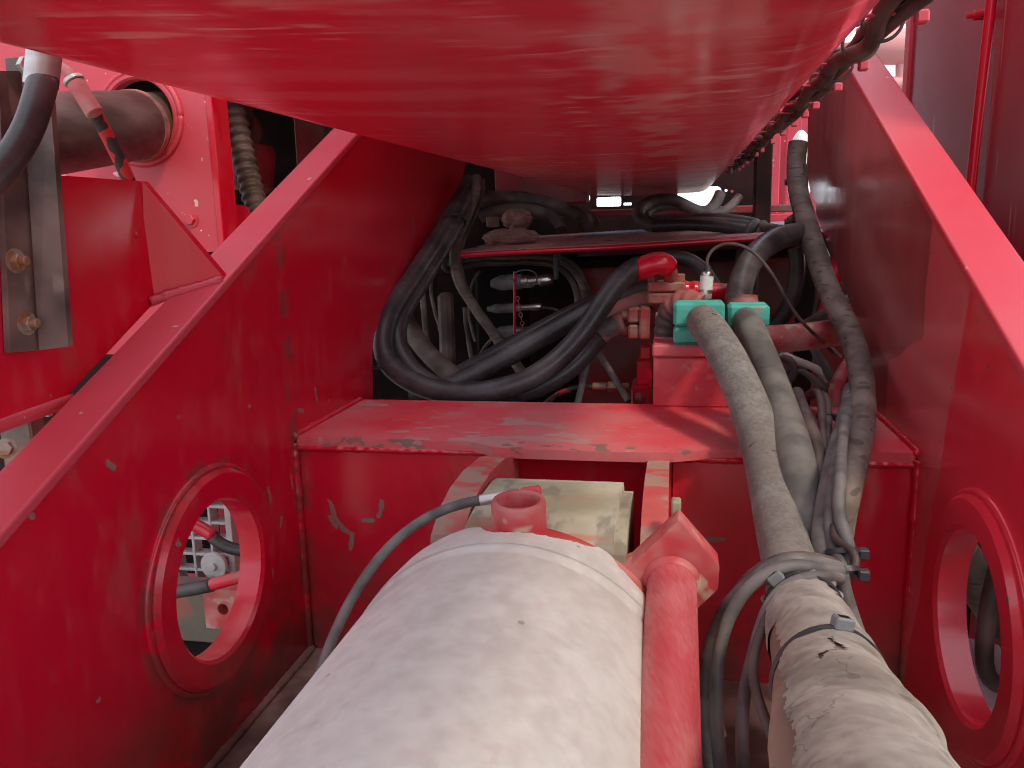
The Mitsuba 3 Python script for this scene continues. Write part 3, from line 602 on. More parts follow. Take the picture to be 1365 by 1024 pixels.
# wrapped sleeve on the front of the thick hose
sl = thing('hose_sleeve', 'cracked pale grey protective sleeve wrapped over the front end of the thick hose', 'sleeve')
def sleeve():
    pts = [(0.1358, 0.845, -0.395), (0.1342, 0.8, -0.3912), (0.1344, 0.765, -0.3905), (0.1322, 0.7, -0.3835), (0.1257, 0.58, -0.3671), (0.1169, 0.48, -0.3456), (0.1064, 0.37, -0.321)]
    c = curve(pts, 0.0025); tan, U, V = frames(c); k = len(c); n = 180; s = np.r_[0, np.cumsum(np.linalg.norm(np.diff(c, axis=0), axis=1))]
    th = np.linspace(0, 2 * math.pi, n, endpoint=False); g_ = np.random.default_rng(12)
    base = np.interp(s, [0, 0.012, 0.022, 0.045, 0.07, 0.16, 0.172, 0.185, 0.29, 0.31, 0.33, 0.6], [0.0375, 0.0358, 0.0365, 0.0410, 0.0435, 0.0462, 0.0455, 0.0478, 0.0560, 0.0572, 0.0566, 0.064])
    S, TH = np.meshgrid(s, th, indexing='ij')
    pleat = np.exp(-((S - 0.005) / 0.012) ** 2) * (0.5 + 0.5 * np.cos(TH * 16 + 2 * np.sin(TH * 3))) * 0.0045
    wr = sum(np.sin(TH * a + S * b + p) * w for a, b, p, w in ((2, 40, 0.3, 0.0009), (3, -75, 1.2, 0.0007), (5, 120, 2.2, 0.0004), (9, 200, 0.7, 0.0003), (14, -310, 3.3, 0.00025)))
    ridge = 0.0016 * np.exp(-((S - 0.183 - 0.003 * np.sin(TH * 2)) / 0.004) ** 2) + 0.0014 * np.exp(-((S - 0.312) / 0.005) ** 2)
    R = base[:, None] + pleat + wr + ridge
    v = c[:, None] + R[..., None] * (np.cos(TH)[..., None] * U[:, None] + np.sin(TH)[..., None] * V[:, None])
    # direction in which the crack lies: the upper side, as seen from above
    up = np.array([-0.15, -0.45, 0.85]); up /= np.linalg.norm(up)
    dirs = (v - c[:, None]) / R[..., None]
    upk = up[None] - tan * (tan @ up)[:, None]; upk /= np.linalg.norm(upk, axis=1, keepdims=True); sdk = np.cross(tan, upk)
    ca = np.arctan2((dirs * sdk[:, None]).sum(-1), (dirs * upk[:, None]).sum(-1))
    cw = 0.075 * np.clip(1 - np.abs(S - 0.236) / 0.032, 0, 1) ** 0.6 * (1 + 0.5 * np.sin(S * 900))
    off = 0.10 * np.sin((S - 0.15) * 130) - 0.20 + 5.0 * (S - 0.21)
    crack = np.abs(ca - off) < cw
    top_pl = (S < 0.013) & (np.cos(TH * 16 + 2 * np.sin(TH * 3)) < -0.93)
    cut = (S > 0.10) & (ca > 0.86 - 0.2 * np.clip((S - 0.1) / 0.3, 0, 1) + 0.05 * np.sin(S * 60) + 0.02 * np.sin(S * 310)) & (ca < 2.7)
    keep = ~(crack | top_pl | cut)
    i, j = np.meshgrid(np.arange(k - 1), np.arange(n), indexing='ij'); j2 = (j + 1) % n
    q = np.stack([i * n + j, i * n + j2, (i + 1) * n + j2, (i + 1) * n + j], -1)[keep[:-1]]
    return trimesh.Trimesh(v.reshape(-1, 3), np.vstack([q[:, [0, 1, 2]], q[:, [0, 2, 3]]]), process=False), c, s, tan, base
sm, sc, ss, stan, sbase = sleeve()
obj('wrap', sm, 'sleeve_fabric', sl, True)
mat('brown_wrap', lambda p, n, uv: mix((0.10, 0.062, 0.045), (0.22, 0.145, 0.105), fbm(p.x * 20, p.y * 12, p.z * 20, octaves=4)), 0.7)
obj('inner_wrap', tube(sc[::4], list(sbase[::4] - 0.0025), 40, 0.01), 'brown_wrap', sl, True, 'brown inner wrap showing on the left of the torn sleeve')
ov = [(0.1115, 0.77, -0.4011), (0.1028, 0.72, -0.4047), (0.0978, 0.62, -0.3864), (0.0908, 0.52, -0.3675)]
def tie(i_s, R, tilt, roll, label):
    i = int(np.argmin(np.abs(ss - i_s))); k = thing('cable_tie', label, 'cable tie'); ax = stan[i] + np.array(tilt)
    ax /= np.linalg.norm(ax)
    obj('tie_strap', strap(sc[i], ax, R, 0.0075, 0.0016), 'black_plastic', k, 30)
    F_ = frame(ax); d = F_[:, 0] * math.cos(roll) + F_[:, 1] * math.sin(roll)
    e = np.cross(ax, d); Rm = np.column_stack([e, ax, d])
    h = cat(cbox((-0.008, -0.0065, -0.001), (0.008, 0.0065, 0.010), 0.0015))
    h2 = cbox((-0.0045, -0.003, 0.0098), (0.0045, 0.003, 0.0104), 0.0002)
    obj('tie_head', place(h, Rm, sc[i] + d * R), 'grey_plastic', k, False)
    obj('tie_slot', place(h2, Rm, sc[i] + d * R), 'shade_black', k, False)
tie(0.014, 0.0385, (0, 0, 0), 2.3, 'black cable tie holding the gathered rear end of the sleeve, head on its left')
tie(0.180, 0.0482, (0.28, 0.0, 0.0), 1.35, 'black cable tie slanting round the middle of the cracked sleeve')

# cables looped round the hose
for pts, r, lab in (
    ([(0.1799, 0.89, -0.3718), (0.1469, 0.855, -0.3562), (0.1192, 0.845, -0.3519), (0.0928, 0.84, -0.3637), (0.0709, 0.84, -0.3903), (0.0544, 0.83, -0.429), (0.0475, 0.8, -0.4639), (0.0476, 0.74, -0.5), (0.0507, 0.7, -0.5185), (0.0542, 0.64, -0.5454)], 0.0068, 'grey cable, the upper of the loops across the thick hose'),
    ([(0.1803, 0.9, -0.3734), (0.1462, 0.875, -0.3571), (0.1143, 0.865, -0.3564), (0.0879, 0.865, -0.3767), (0.0585, 0.88, -0.4233), (0.0433, 0.88, -0.4742), (0.0382, 0.87, -0.5241), (0.0443, 0.85, -0.5847), (0.0507, 0.8, -0.6113), (0.0559, 0.74, -0.6487)], 0.0075, 'grey cable loop hanging furthest left beside the red pipe'),
    ([(0.1783, 0.88, -0.377), (0.1438, 0.835, -0.3576), (0.1164, 0.82, -0.3616), (0.0984, 0.81, -0.3792), (0.0844, 0.79, -0.4099), (0.074, 0.76, -0.4341), (0.067, 0.72, -0.4457), (0.0644, 0.68, -0.4646), (0.0663, 0.62, -0.4842), (0.0698, 0.56, -0.4998)], 0.0060, 'thin grey cable looped just above the sleeve end'),
    ([(0.1816, 0.89, -0.376), (0.1892, 0.89, -0.4059), (0.2004, 0.88, -0.4395), (0.2132, 0.86, -0.4755), (0.2149, 0.8, -0.4897)], 0.0075, 'grey cable dropping down right of the sleeve')):
    one('looped_cable', tube(pts, r, 14, 0.006), 'grey_cable', lab, 'cable')
for pts, r, lab in (
    ([(0.1886, 0.9, -0.386), (0.1541, 0.85, -0.3694), (0.1238, 0.82, -0.366), (0.1002, 0.8, -0.3791), (0.0855, 0.775, -0.3979), (0.078, 0.75, -0.4124), (0.0788, 0.71, -0.4233), (0.0879, 0.67, -0.4371)], 0.0048, 'thin dark cable hugging the rear end of the torn sleeve'),
    ([(0.1805, 0.91, -0.3733), (0.1515, 0.885, -0.3575), (0.1192, 0.875, -0.3552), (0.0916, 0.88, -0.3744), (0.0678, 0.9, -0.4187), (0.0534, 0.92, -0.476), (0.0509, 0.93, -0.5396), (0.0629, 0.93, -0.6079)], 0.0062, 'dark cable loop farthest back over the thick hose'),
    ([(0.1872, 0.9, -0.3888), (0.184, 0.91, -0.4157), (0.1953, 0.92, -0.4468), (0.2143, 0.92, -0.4747), (0.2231, 0.92, -0.4906)], 0.0050, 'short loose dark cable end right of the sleeve'),
    ([(0.1869, 0.97, -0.3498), (0.1901, 0.94, -0.361), (0.1992, 0.92, -0.3641), (0.1993, 0.91, -0.3749), (0.1868, 0.9, -0.38), (0.1738, 0.89, -0.3721)], 0.0045, 'small dark cable curl at the lower tie')):
    one('looped_cable', tube(pts, r, 12, 0.006), 'dark_cable', lab, 'cable')
one('flat_grey_hose', tube([(0.3061, 1.5, -0.2921), (0.258, 1.29, -0.2976), (0.22, 1.15, -0.318), (0.1961, 1.06, -0.3426), (0.1779, 0.98, -0.3727), (0.1673, 0.92, -0.4124), (0.1567, 0.86, -0.4455)], 0.0145, 20), 'grey_cable', 'purplish grey straight hose between the grey and the brown hose', 'hose')
for pts, r, lab in (
    ([(0.2179, 1.52, -0.3027), (0.207, 1.33, -0.308), (0.1991, 1.17, -0.3243), (0.1992, 1.1, -0.3661), (0.1895, 1.02, -0.4073)], 0.0120, 'dark grey hose coming over the cross box edge right of the grey hoses'),
    ([(0.2433, 1.6, -0.33), (0.2537, 1.56, -0.3075), (0.2406, 1.4, -0.3047), (0.2185, 1.24, -0.3206), (0.2128, 1.14, -0.3471), (0.206, 1.06, -0.3822)], 0.0065, 'dark cable of the tied pair above the cross box edge, left one'),
    ([(0.254, 1.6, -0.3269), (0.2666, 1.55, -0.3108), (0.2448, 1.36, -0.3143), (0.2185, 1.2, -0.3321), (0.2138, 1.12, -0.3617), (0.215, 1.06, -0.3818), (0.2116, 1.02, -0.411)], 0.0065, 'dark cable of the tied pair above the cross box edge, right one'),
    ([(0.242, 1.22, -0.2815), (0.2121, 1.08, -0.2985), (0.1947, 0.99, -0.3149), (0.193, 0.97, -0.3404), (0.1976, 0.95, -0.36), (0.1977, 0.93, -0.3745), (0.1929, 0.91, -0.3867)], 0.0075, 'grey cable stub tied beside the brown hose'),
    ([(0.2166, 1.12, -0.2993), (0.1945, 1.03, -0.3231), (0.1865, 0.99, -0.3385), (0.1842, 0.97, -0.3638), (0.1851, 0.94, -0.3748), (0.1837, 0.9, -0.3802)], 0.0075, 'grey cable left of the tied stub'),
    ):
    one('side_cable', tube(pts, r, 14, 0.006), 'dark_cable' if 'dark' in lab else 'grey_cable', lab, 'cable')
for p, ax, R, lab in (((0.2435, 1.38, -0.3127), (0.1, -0.3, -1), 0.013, 'small black tie on the cable pair above the cross box edge'), ((0.1932, 0.945, -0.3719), (0.1, -0.5, -1), 0.017, 'black tie round the cable stubs beside the brown hose'), ((0.1852, 0.9, -0.3784), (0.2, -0.6, -0.8), 0.016, 'lower black tie where the loops meet')):
    k = thing('cable_tie', lab, 'cable tie')
    obj('tie_strap', strap(p, ax, R, 0.006, 0.0016, 30), 'black_plastic', k, 30)
    q = np.asarray(p) + (R, -0.004, 0)
    obj('tie_head', cbox(q - (0.002, 0.006, 0.006), q + (0.010, 0.005, 0.006), 0.0015), 'black_plastic', k, False)

# sensor on the left clamp
sn = thing('pressure_sensor', 'small cylindrical sensor with a white label standing behind the left teal clamp', 'sensor')
s0 = np.array((0.0596, 1.69, -0.1545)); ku = np.array((0.0643, 1.69, -0.0937)) - s0; L = np.linalg.norm(ku); kd = ku / L
obj('sensor_body', lathe_at([(0, 0), (0.010, 0), (0.010, L * 0.22), (0.0125, L * 0.24), (0.0125, L * 0.9), (0.010, L), (0, L)], s0, kd, 28), 'steel', sn, 30)
obj('sensor_label', cyl(s0 + kd * L * 0.42, s0 + kd * L * 0.86, 0.0131, 28), 'white_label', sn)
obj('sensor_nut', hexnut(s0 + kd * L * 0.14, kd, 0.0145, L * 0.16), 'zinc', sn, False)
obj('sensor_plug', cyl(s0 + kd * L, s0 + kd * (L + 0.012), 0.0075, 16, r2=0.005), 'black_plastic', sn)
one('sensor_cable', tube([(0.0641, 1.69, -0.0863), (0.0665, 1.69, -0.0614), (0.0848, 1.69, -0.0443), (0.119, 1.69, -0.042), (0.1564, 1.69, -0.063), (0.196, 1.69, -0.1144), (0.226, 1.69, -0.1659), (0.2525, 1.7, -0.1996), (0.3355, 1.85, -0.2788)], 0.0034, 10, 0.006), 'dark_cable', 'thin cable arching from the top of the sensor to the right', 'cable')

# ---------------------------------------------------------------- valve fittings in the middle
vb = thing('valve_flange', 'dusty red split flange block with two bolts on top', 'flange fitting')
b0, b1 = [(-0.0567, 1.82, -0.1705), (0.0226, 1.82, -0.1226)]
zm = (b0[2] + b1[2]) / 2
obj('flange_half', cbox((b0[0], 1.82, zm + 0.002), (b1[0], 1.90, b1[2]), 0.004), 'dusty_fitting', vb, False)
obj('flange_half', cbox((b0[0], 1.82, b0[2]), (b1[0], 1.90, zm), 0.004), 'dusty_fitting', vb, False)
for px in ('a', 'b'):
    x = b0[0] + 0.010 if px == 'a' else b1[0] - 0.010
    obj('flange_bolt', cyl((x, 1.845, b1[2] - 0.001), (x, 1.845, b1[2] + 0.016), 0.0105, 20, c=0.002), 'dusty_fitting', vb)
obj('ribbed_neck', tube([(b1[0] - 0.005, 1.86, zm + 0.004), (b1[0] + 0.05, 1.86, zm + 0.002)], 0.020, 20, 0.0012, rfun=rib), 'red_paint', vb, True)
obj('neck_pipe', tube([(b1[0] + 0.045, 1.86, zm + 0.002), (b1[0] + 0.13, 1.87, zm - 0.006)], 0.019, 20), 'red_paint', vb, True)
vc = thing('valve_coupling', 'dusty split flange lying on its side with two bolts facing left', 'flange fitting')
c0, c1 = [(-0.0976, 1.8, -0.2452), (-0.0512, 1.8, -0.1767)]
mx = (c0[0] + c1[0]) / 2
obj('flange_half', cat(*[cbox((c0[0], 1.80, z0), (mx, 1.86, z1), 0.004) for z0, z1 in ((c0[2], (c0[2] + c1[2]) / 2 - 0.002), ((c0[2] + c1[2]) / 2 + 0.002, c1[2]))]), 'dusty_fitting', vc, False)
obj('flange_plate', cbox((mx + 0.001, 1.795, c0[2] - 0.001), (c1[0], 1.87, c1[2] + 0.001), 0.004), 'dusty_fitting', vc, False)
for z in (c0[2] + 0.016, c1[2] - 0.018):
    obj('flange_bolt', cyl((c0[0] - 0.016, 1.825, z), (c0[0], 1.825, z), 0.0105, 20, c=0.002), 'dusty_fitting', vc)
obj('coupling_collar', cyl((c1[0] + 0.012, 1.83, zm - 0.075), (c1[0] + 0.05, 1.83, zm - 0.075), 0.034, 28, c=0.002), 'dusty_fitting', vc)
# left loop of two heavy hoses
HA = [(-0.0582, 1.8, -0.0885), (-0.101, 1.8, -0.1038), (-0.1559, 1.78, -0.1725), (-0.2087, 1.74, -0.2453), (-0.2845, 1.7, -0.3072), (-0.3661, 1.66, -0.3329), (-0.4641, 1.66, -0.3407), (-0.556, 1.68, -0.3196), (-0.6256, 1.72, -0.2738), (-0.6395, 1.78, -0.2039), (-0.6294, 1.92, -0.1254), (-0.6153, 2.15, -0.0165), (-0.613, 2.35, 0.0719), (-0.6143, 2.5, 0.1465)]
h = thing('heavy_loop_hose', 'shiny black heavy hose looping over the cross box edge, the upper of the pair', 'hose')
obj('hose_body', tube(HA, [0.0235] * 8 + [0.022, 0.021], 24), 'black_rubber', h, True)
obj('elbow_ferrule', tube([(-0.0772, 1.8, -0.0914), (-0.0582, 1.8, -0.0869), (-0.033, 1.8, -0.0809), (-0.0157, 1.81, -0.0912)], 0.0245, 22, 0.004), 'red_paint', h, True)
obj('elbow_pipe', tube([(-0.033, 1.8, -0.0809), (-0.0173, 1.81, -0.0896), (-0.0077, 1.83, -0.11), (-0.0059, 1.85, -0.1374)], [0.020, 0.018, 0.016, 0.016], 20, 0.004), 'dusty_fitting', h, True)
HB = [(-0.1184, 1.82, -0.213), (-0.1464, 1.82, -0.2263), (-0.1933, 1.82, -0.2801), (-0.256, 1.78, -0.3314), (-0.3316, 1.73, -0.3529), (-0.4276, 1.71, -0.3553), (-0.5229, 1.72, -0.3334), (-0.5909, 1.75, -0.2851), (-0.6223, 1.8, -0.2235), (-0.6206, 1.93, -0.1516), (-0.6034, 2.14, -0.046), (-0.5889, 2.36, 0.0714), (-0.6027, 2.52, 0.1471)]
h = thing('heavy_loop_hose', 'dull grey black heavy hose with pink paint flakes, the lower of the looping pair', 'hose')
obj('hose_body', tube(HB, [0.0215] * 8 + [0.020, 0.020], 24), 'black_rubber', h, True)
obj('hose_ferrule', tube([(-0.1597, 1.82, -0.2363), (-0.1464, 1.82, -0.2263), (-0.1266, 1.82, -0.2163), (-0.1069, 1.82, -0.2097)], 0.0235, 22, 0.004), 'oversprayed_hose', h, True)
for pts, r, m, lab in (
    ([(-0.0318, 1.95, -0.1463), (-0.092, 1.95, -0.1579), (-0.162, 1.95, -0.1802), (-0.2423, 1.95, -0.2208), (-0.349, 1.93, -0.2796), (-0.4546, 1.9, -0.3356), (-0.5439, 1.88, -0.3751), (-0.623, 1.86, -0.3906)], 0.0250, 'black_rubber', 'thick black hose running diagonally behind the looping pair'),
    ([(-0.0475, 1.9, -0.1678), (-0.0981, 1.9, -0.1811), (-0.1466, 1.91, -0.2113), (-0.1959, 1.93, -0.2613), (-0.2984, 1.95, -0.3337)], 0.0230, 'oversprayed_hose', 'thick hose with pink overspray leading into the red flange block'),
    ([(-0.0774, 2.02, -0.1565), (-0.1769, 2.02, -0.1811), (-0.2885, 2.02, -0.2324), (-0.3997, 2, -0.2899), (-0.5124, 1.98, -0.3501), (-0.6233, 1.95, -0.4033)], 0.0230, 'black_rubber', 'second dark diagonal hose behind the first'),
    ([(-0.6791, 1.98, -0.1421), (-0.6565, 1.96, -0.2153), (-0.5929, 1.93, -0.2954), (-0.5111, 1.9, -0.3546), (-0.411, 1.86, -0.4001)], 0.0235, 'dark_cable', 'dark brown hose crossing low behind the left loop'),
    ([(-0.0609, 2.05, -0.09), (-0.0074, 2.05, -0.0783), (0.0459, 2.05, -0.0917), (0.0863, 2.03, -0.1357), (0.1098, 2, -0.169), (0.1478, 1.98, -0.1798)], 0.0165, 'black_rubber', 'dark grey hose arching behind the sensor'),
    ([(0.3246, 2.4, -0.0709), (0.3313, 2.4, -0.1426), (0.3109, 2.4, -0.2356), (0.233, 2.4, -0.3198)], 0.022, 'black_rubber', 'dark hose curving in front of the red rear wall'),
    ):
    one('rear_hose', tube(pts, r, 20), m, lab, 'hose')
for i, (a, b, r) in enumerate((((-0.1838, 1.86, -0.269), (-0.2089, 1.8, -0.3892), 0.0075), ((-0.1771, 1.88, -0.2718), (-0.0946, 1.78, -0.378), 0.0075))):
    one('slim_tube', tube([a, b], r, 14), 'grey_cable', ('slim grey tube leaning left under the hoses', 'slim grey tube leaning right under the hoses')[i], 'tube')
k = thing('flaked_hose', 'thin red and black flaked hose behind the cross box edge', 'hose')
obj('hose_body', tube([(-0.2987, 1.85, -0.4139), (-0.2579, 1.85, -0.3778), (-0.2143, 1.85, -0.3631), (-0.1765, 1.85, -0.3608)], 0.0065, 14), 'red_black_hose', k, True)
a, b = np.array((-0.1799, 1.85, -0.3609)), np.array((-0.0984, 1.85, -0.3598))
obj('hose_ferrule', cyl(a, a + (b - a) * 0.4, 0.010, 18, c=0.001), 'dusty_fitting', k); obj('hose_nut', hexnut(a + (b - a) * 0.42, b - a, 0.013, 0.02), 'dusty_fitting', k, False)
obj('manifold_port', cyl(a + (b - a) * 0.75, b, 0.009, 18, c=0.001), 'dusty_fitting', k)
q0, q1 = [(-0.0921, 1.86, -0.3966), (-0.049, 1.86, -0.2685)]
k = thing('valve_block', 'dark red stepped valve block left of the clamp pedestal', 'valve')
obj('valve_body', cat(cbox((q0[0], 1.84, q0[2] - 0.03), (q1[0], 1.95, q0[2] + 0.04), 0.003), cbox((q0[0] + 0.012, 1.85, q0[2] + 0.04), (q1[0], 1.95, q1[2] - 0.03), 0.003), cbox((q0[0] + 0.018, 1.86, q1[2] - 0.03), (q1[0], 1.94, q1[2]), 0.003)), 'red_paint', k, False)
obj('valve_screw', bolt((q0[0] + 0.018, 1.839, q0[2] + 0.015), (0, -1, 0), 0.008), 'dusty_fitting', k, False)
# bundle of cables on the left loop and hanging behind it
for pts, r, m, lab in (
    ([(-0.5717, 2.42, 0.1517), (-0.5852, 2.34, 0.0331), (-0.6083, 2.28, -0.0601), (-0.5931, 2.26, -0.143), (-0.5332, 2.25, -0.2372), (-0.4649, 2.24, -0.3311), (-0.3995, 2.2, -0.3979)], 0.0145, 'brown_hose', 'brown taped cable harness hanging from the loop top into the cavity'),
    ([(-0.5655, 2.46, 0.1428), (-0.5821, 2.38, 0.0226), (-0.6061, 2.32, -0.072), (-0.5823, 2.3, -0.1671), (-0.5171, 2.29, -0.2673), (-0.4458, 2.27, -0.3634)], 0.0090, 'dark_cable', 'dark cable beside the brown taped harness'),
    ([(-0.5969, 2.2, 0.0124), (-0.6212, 2.2, -0.0674), (-0.629, 2.3, -0.1133), (-0.5639, 2.4, -0.1019), (-0.4376, 2.45, -0.1017), (-0.3363, 2.45, -0.1188), (-0.29, 2.45, -0.1813), (-0.2806, 2.4, -0.2762)], 0.0090, 'dark_cable', 'dark cable arching over the couplings, outermost'),
    ([(-0.6503, 2.3, -0.0917), (-0.5705, 2.43, -0.0876), (-0.4427, 2.48, -0.0895), (-0.3244, 2.48, -0.1093), (-0.2709, 2.48, -0.1838), (-0.2606, 2.44, -0.2697)], 0.0085, 'brown_hose', 'brown cable arching over the couplings'),
    ([(-0.6283, 2.3, -0.0963), (-0.554, 2.46, -0.0824), (-0.423, 2.5, -0.0839), (-0.3087, 2.5, -0.106), (-0.2549, 2.5, -0.1854), (-0.2469, 2.46, -0.2607)], 0.0080, 'dark_cable', 'dark cable arching over the couplings, innermost'),
    ([(-0.7515, 2.4, -0.1617), (-0.7415, 2.4, -0.2524), (-0.741, 2.4, -0.3442)], 0.010, 'brown_hose', 'short brown cable hanging behind the left loop'),
    ([(-0.6398, 2.5, -0.2399), (-0.6335, 2.5, -0.3343), (-0.6173, 2.5, -0.4298)], 0.008, 'dark_cable', 'dark cable hanging in the back of the cavity'),
    ([(-0.6075, 2.48, -0.4263), (-0.5745, 2.46, -0.3639), (-0.5334, 2.44, -0.3216)], 0.006, 'dark_cable', 'thin dark cable joining the hanging harness')):
    one('harness_cable', tube(pts, r, 12, 0.01, wob=0.002, seed=int(r * 1e4)), m, lab, 'cable')
for pts, r, m, lab in (
    ([(-0.7453, 2.5, -0.1502), (-0.7419, 2.5, -0.2393), (-0.7022, 2.45, -0.3277), (-0.6736, 2.4, -0.4365)], 0.006, 'brown_hose', 'thin brown wire hanging straight at the left of the dark cavity'),
    ([(-0.5881, 2.5, -0.1291), (-0.6136, 2.48, -0.1803), (-0.6161, 2.46, -0.2592), (-0.5974, 2.45, -0.3392)], 0.005, 'dark_cable', 'thin wire sagging left of the couplings'),
    ([(-0.3264, 2.38, -0.1004), (-0.3296, 2.36, -0.0572), (-0.333, 2.36, -0.1463)], 0.007, 'black_plastic', 'short black strip hanging from the shelf edge above the couplings'),
    ([(-0.3822, 2.4, -0.2317), (-0.3228, 2.42, -0.2517), (-0.2957, 2.45, -0.3045)], 0.004, 'dark_cable', 'thin dark wire trailing from the middle coupling'),
    ([(0.2732, 1.95, -0.3081), (0.3041, 1.95, -0.346), (0.3334, 1.9, -0.3878)], 0.006, 'brown_hose', 'thin brown wire low behind the grey hoses at right'),
    ([(0.2358, 1.9, -0.3463), (0.2753, 1.9, -0.3289), (0.316, 1.88, -0.3535), (0.3404, 1.85, -0.3856)], 0.0065, 'grey_cable', 'grey wire crossing the dark gap right of the grey hoses'),
    ([(0.3732, 2.3, -0.2063), (0.3591, 2.25, -0.28), (0.3478, 2.1, -0.3538), (0.3425, 1.9, -0.4133)], 0.008, 'dark_cable', 'dark cable hanging behind the brown side hose'),
    ([(0.0053, 1.95, -0.3851), (-0.0299, 1.95, -0.3584), (-0.0613, 1.95, -0.3715)], 0.006, 'dark_cable', 'short dark wire beside the valve block')):
    one('loose_wire', tube(pts, r, 10, 0.008, wob=0.0012, seed=int(r * 1e5)), m, lab, 'wire')
for p, ax, R, lab in (((-0.6258, 1.71, -0.2789), (0.3, 0.5, -1), 0.028, 'black band round the bottom of the left hose loop'), ((-0.6038, 2.25, 0.0186), (-0.3, 0.6, 0.9), 0.036, 'black band high on the left hose loop')):
    one('hose_band', strap(p, ax, R, 0.008, 0.002, 36), 'black_plastic', lab, 'cable tie')
# three quick couplings in the cavity
for i, (y, x0, x1, r) in enumerate(((374, 655, 736, 0.023), (410, 650, 722, 0.014), (441, 660, 718, 0.018))):
    a, b = np.array(((-0.536, 2.42, -0.161), (-0.5498, 2.42, -0.2372), (-0.5287, 2.42, -0.3075))[i]), np.array(((-0.3497, 2.4, -0.1508), (-0.3821, 2.4, -0.2294), (-0.3923, 2.4, -0.2983))[i])
    d = b - a; L = np.linalg.norm(d); k = thing('quick_coupling', ('largest quick coupling, the top one of three in the dark cavity', 'slim quick coupling, the middle one of three in the dark cavity', 'lowest quick coupling of three in the dark cavity')[i], 'coupling', 'couplings in the cavity')
    obj('coupling_boot', lathe_at([(0, 0), (r * 0.5, 0), (r, L * 0.16), (r, L * 0.5), (r * 0.9, L * 0.52), (0, L * 0.52)], a, d, 22), 'grey_cable', k, 30)
    obj('coupling_sleeve', lathe_at([(0, L * 0.5), (r * 0.85, L * 0.5), (r * 0.85, L * 0.62), (r * 0.7, L * 0.63), (r * 0.7, L * 0.8), (r * 0.8, L * 0.82), (r * 0.8, L * 0.95), (r * 0.6, L), (0, L)], a, d, 22), 'steel', k, 30)
one('coupling_rail', tube([(-0.4567, 2.38, -0.1243), (-0.4614, 2.38, -0.3181)], 0.0045, 8), 'red_paint', 'thin red upright rod in front of the couplings', 'rod')
ch = thing('dust_cap_chain', 'small rusty chain hanging beside the couplings', 'chain')
for i in range(9):
    c = np.array((-0.4459, 2.36, -0.2012)) * (1 - i / 8) + np.array((-0.4303, 2.36, -0.2977)) * (i / 8)
    obj('chain_link', ring(c, (1, 0.2, 0.1) if i % 2 else (0.1, 1, 0.1), 0.0055, 0.0014, 14, 6), 'dusty_fitting', ch, True)
one('looped_wire', tube([(-0.455, 2.37, -0.1303), (-0.422, 2.36, -0.1194), (-0.3894, 2.36, -0.1327), (-0.3965, 2.36, -0.1627), (-0.434, 2.36, -0.1666), (-0.462, 2.37, -0.1453)], 0.0025, 8), 'dark_cable', 'thin dark cord looping round the top coupling', 'cord')

# ---------------------------------------------------------------- things on the rear shelf
def onshelf(x, y): return shl(x, y)
rs = np.array((-0.5069, 2.62, -0.0043))
m = trimesh.creation.icosphere(5, 1.0); v = m.vertices; g_ = np.random.default_rng(3)
dd = np.zeros(len(v))
for f, w in ((1.5, 0.22), (3, 0.18), (5, 0.12), (8, 0.07)):           # sharp folds in all directions
    for _ in range(3):
        a_ = g_.normal(size=3); a_ /= np.linalg.norm(a_); b_ = g_.normal(size=3)
        dd += w / 2 * (np.abs(np.sin(v @ a_ * f + g_.uniform(0, 6) + 0.7 * np.sin(v @ b_ * 2))) - 0.5)
m.vertices = v * (0.9 + dd)[:, None] * (0.085, 0.06, 0.030) + (rs[0], 2.60, shl(rs[0], 2.6) + 0.020)
one('crumpled_rag', m, 'rag_cloth', 'crumpled brown red rag lying on the left of the rear shelf', 'rag', smooth=True)
m2 = m.copy(); m2.vertices = (m.vertices - m.vertices.mean(0)) * (0.55, 0.7, 1.2) + (rs[0] + 0.005, 2.68, shl(rs[0], 2.66) + 0.075)
one('small_paper_tag', cbox((-0.5831, 2.58, 0.0047), np.array((-0.5436, 2.58, 0.0361)) + (0, 0.015, 0), 0.002), 'floor_dirt', 'small grey tag beside the rag on the shelf', 'tag', smooth=False)
one('rag_bundle', m2, 'rag_cloth', 'small bunched rag sitting behind the larger crumpled one', 'rag', smooth=True)
for pts, r, lab in (
    ([(-0.6395, 2.75, 0.0916), (-0.5371, 2.75, 0.0983), (-0.4119, 2.75, 0.0752), (-0.3219, 2.72, 0.041), (-0.2815, 2.68, -0.0004817)], 0.024, 'upper thick dark hose arching onto the left of the shelf'),
    ([(-0.6342, 2.72, 0.0372), (-0.5448, 2.72, 0.0591), (-0.4417, 2.7, 0.0511), (-0.3703, 2.66, 0.0182), (-0.3535, 2.64, -0.008)], 0.020, 'lower dark hose arching onto the left of the shelf'),
    ([(-0.3432, 2.9, 0.0513), (-0.2914, 2.9, 0.0373), (-0.2611, 2.85, 0.0036)], 0.016, 'short dark hose end right of the arching pair')):
    one('shelf_hose', tube(pts, r, 16), 'dark_cable', lab, 'hose')
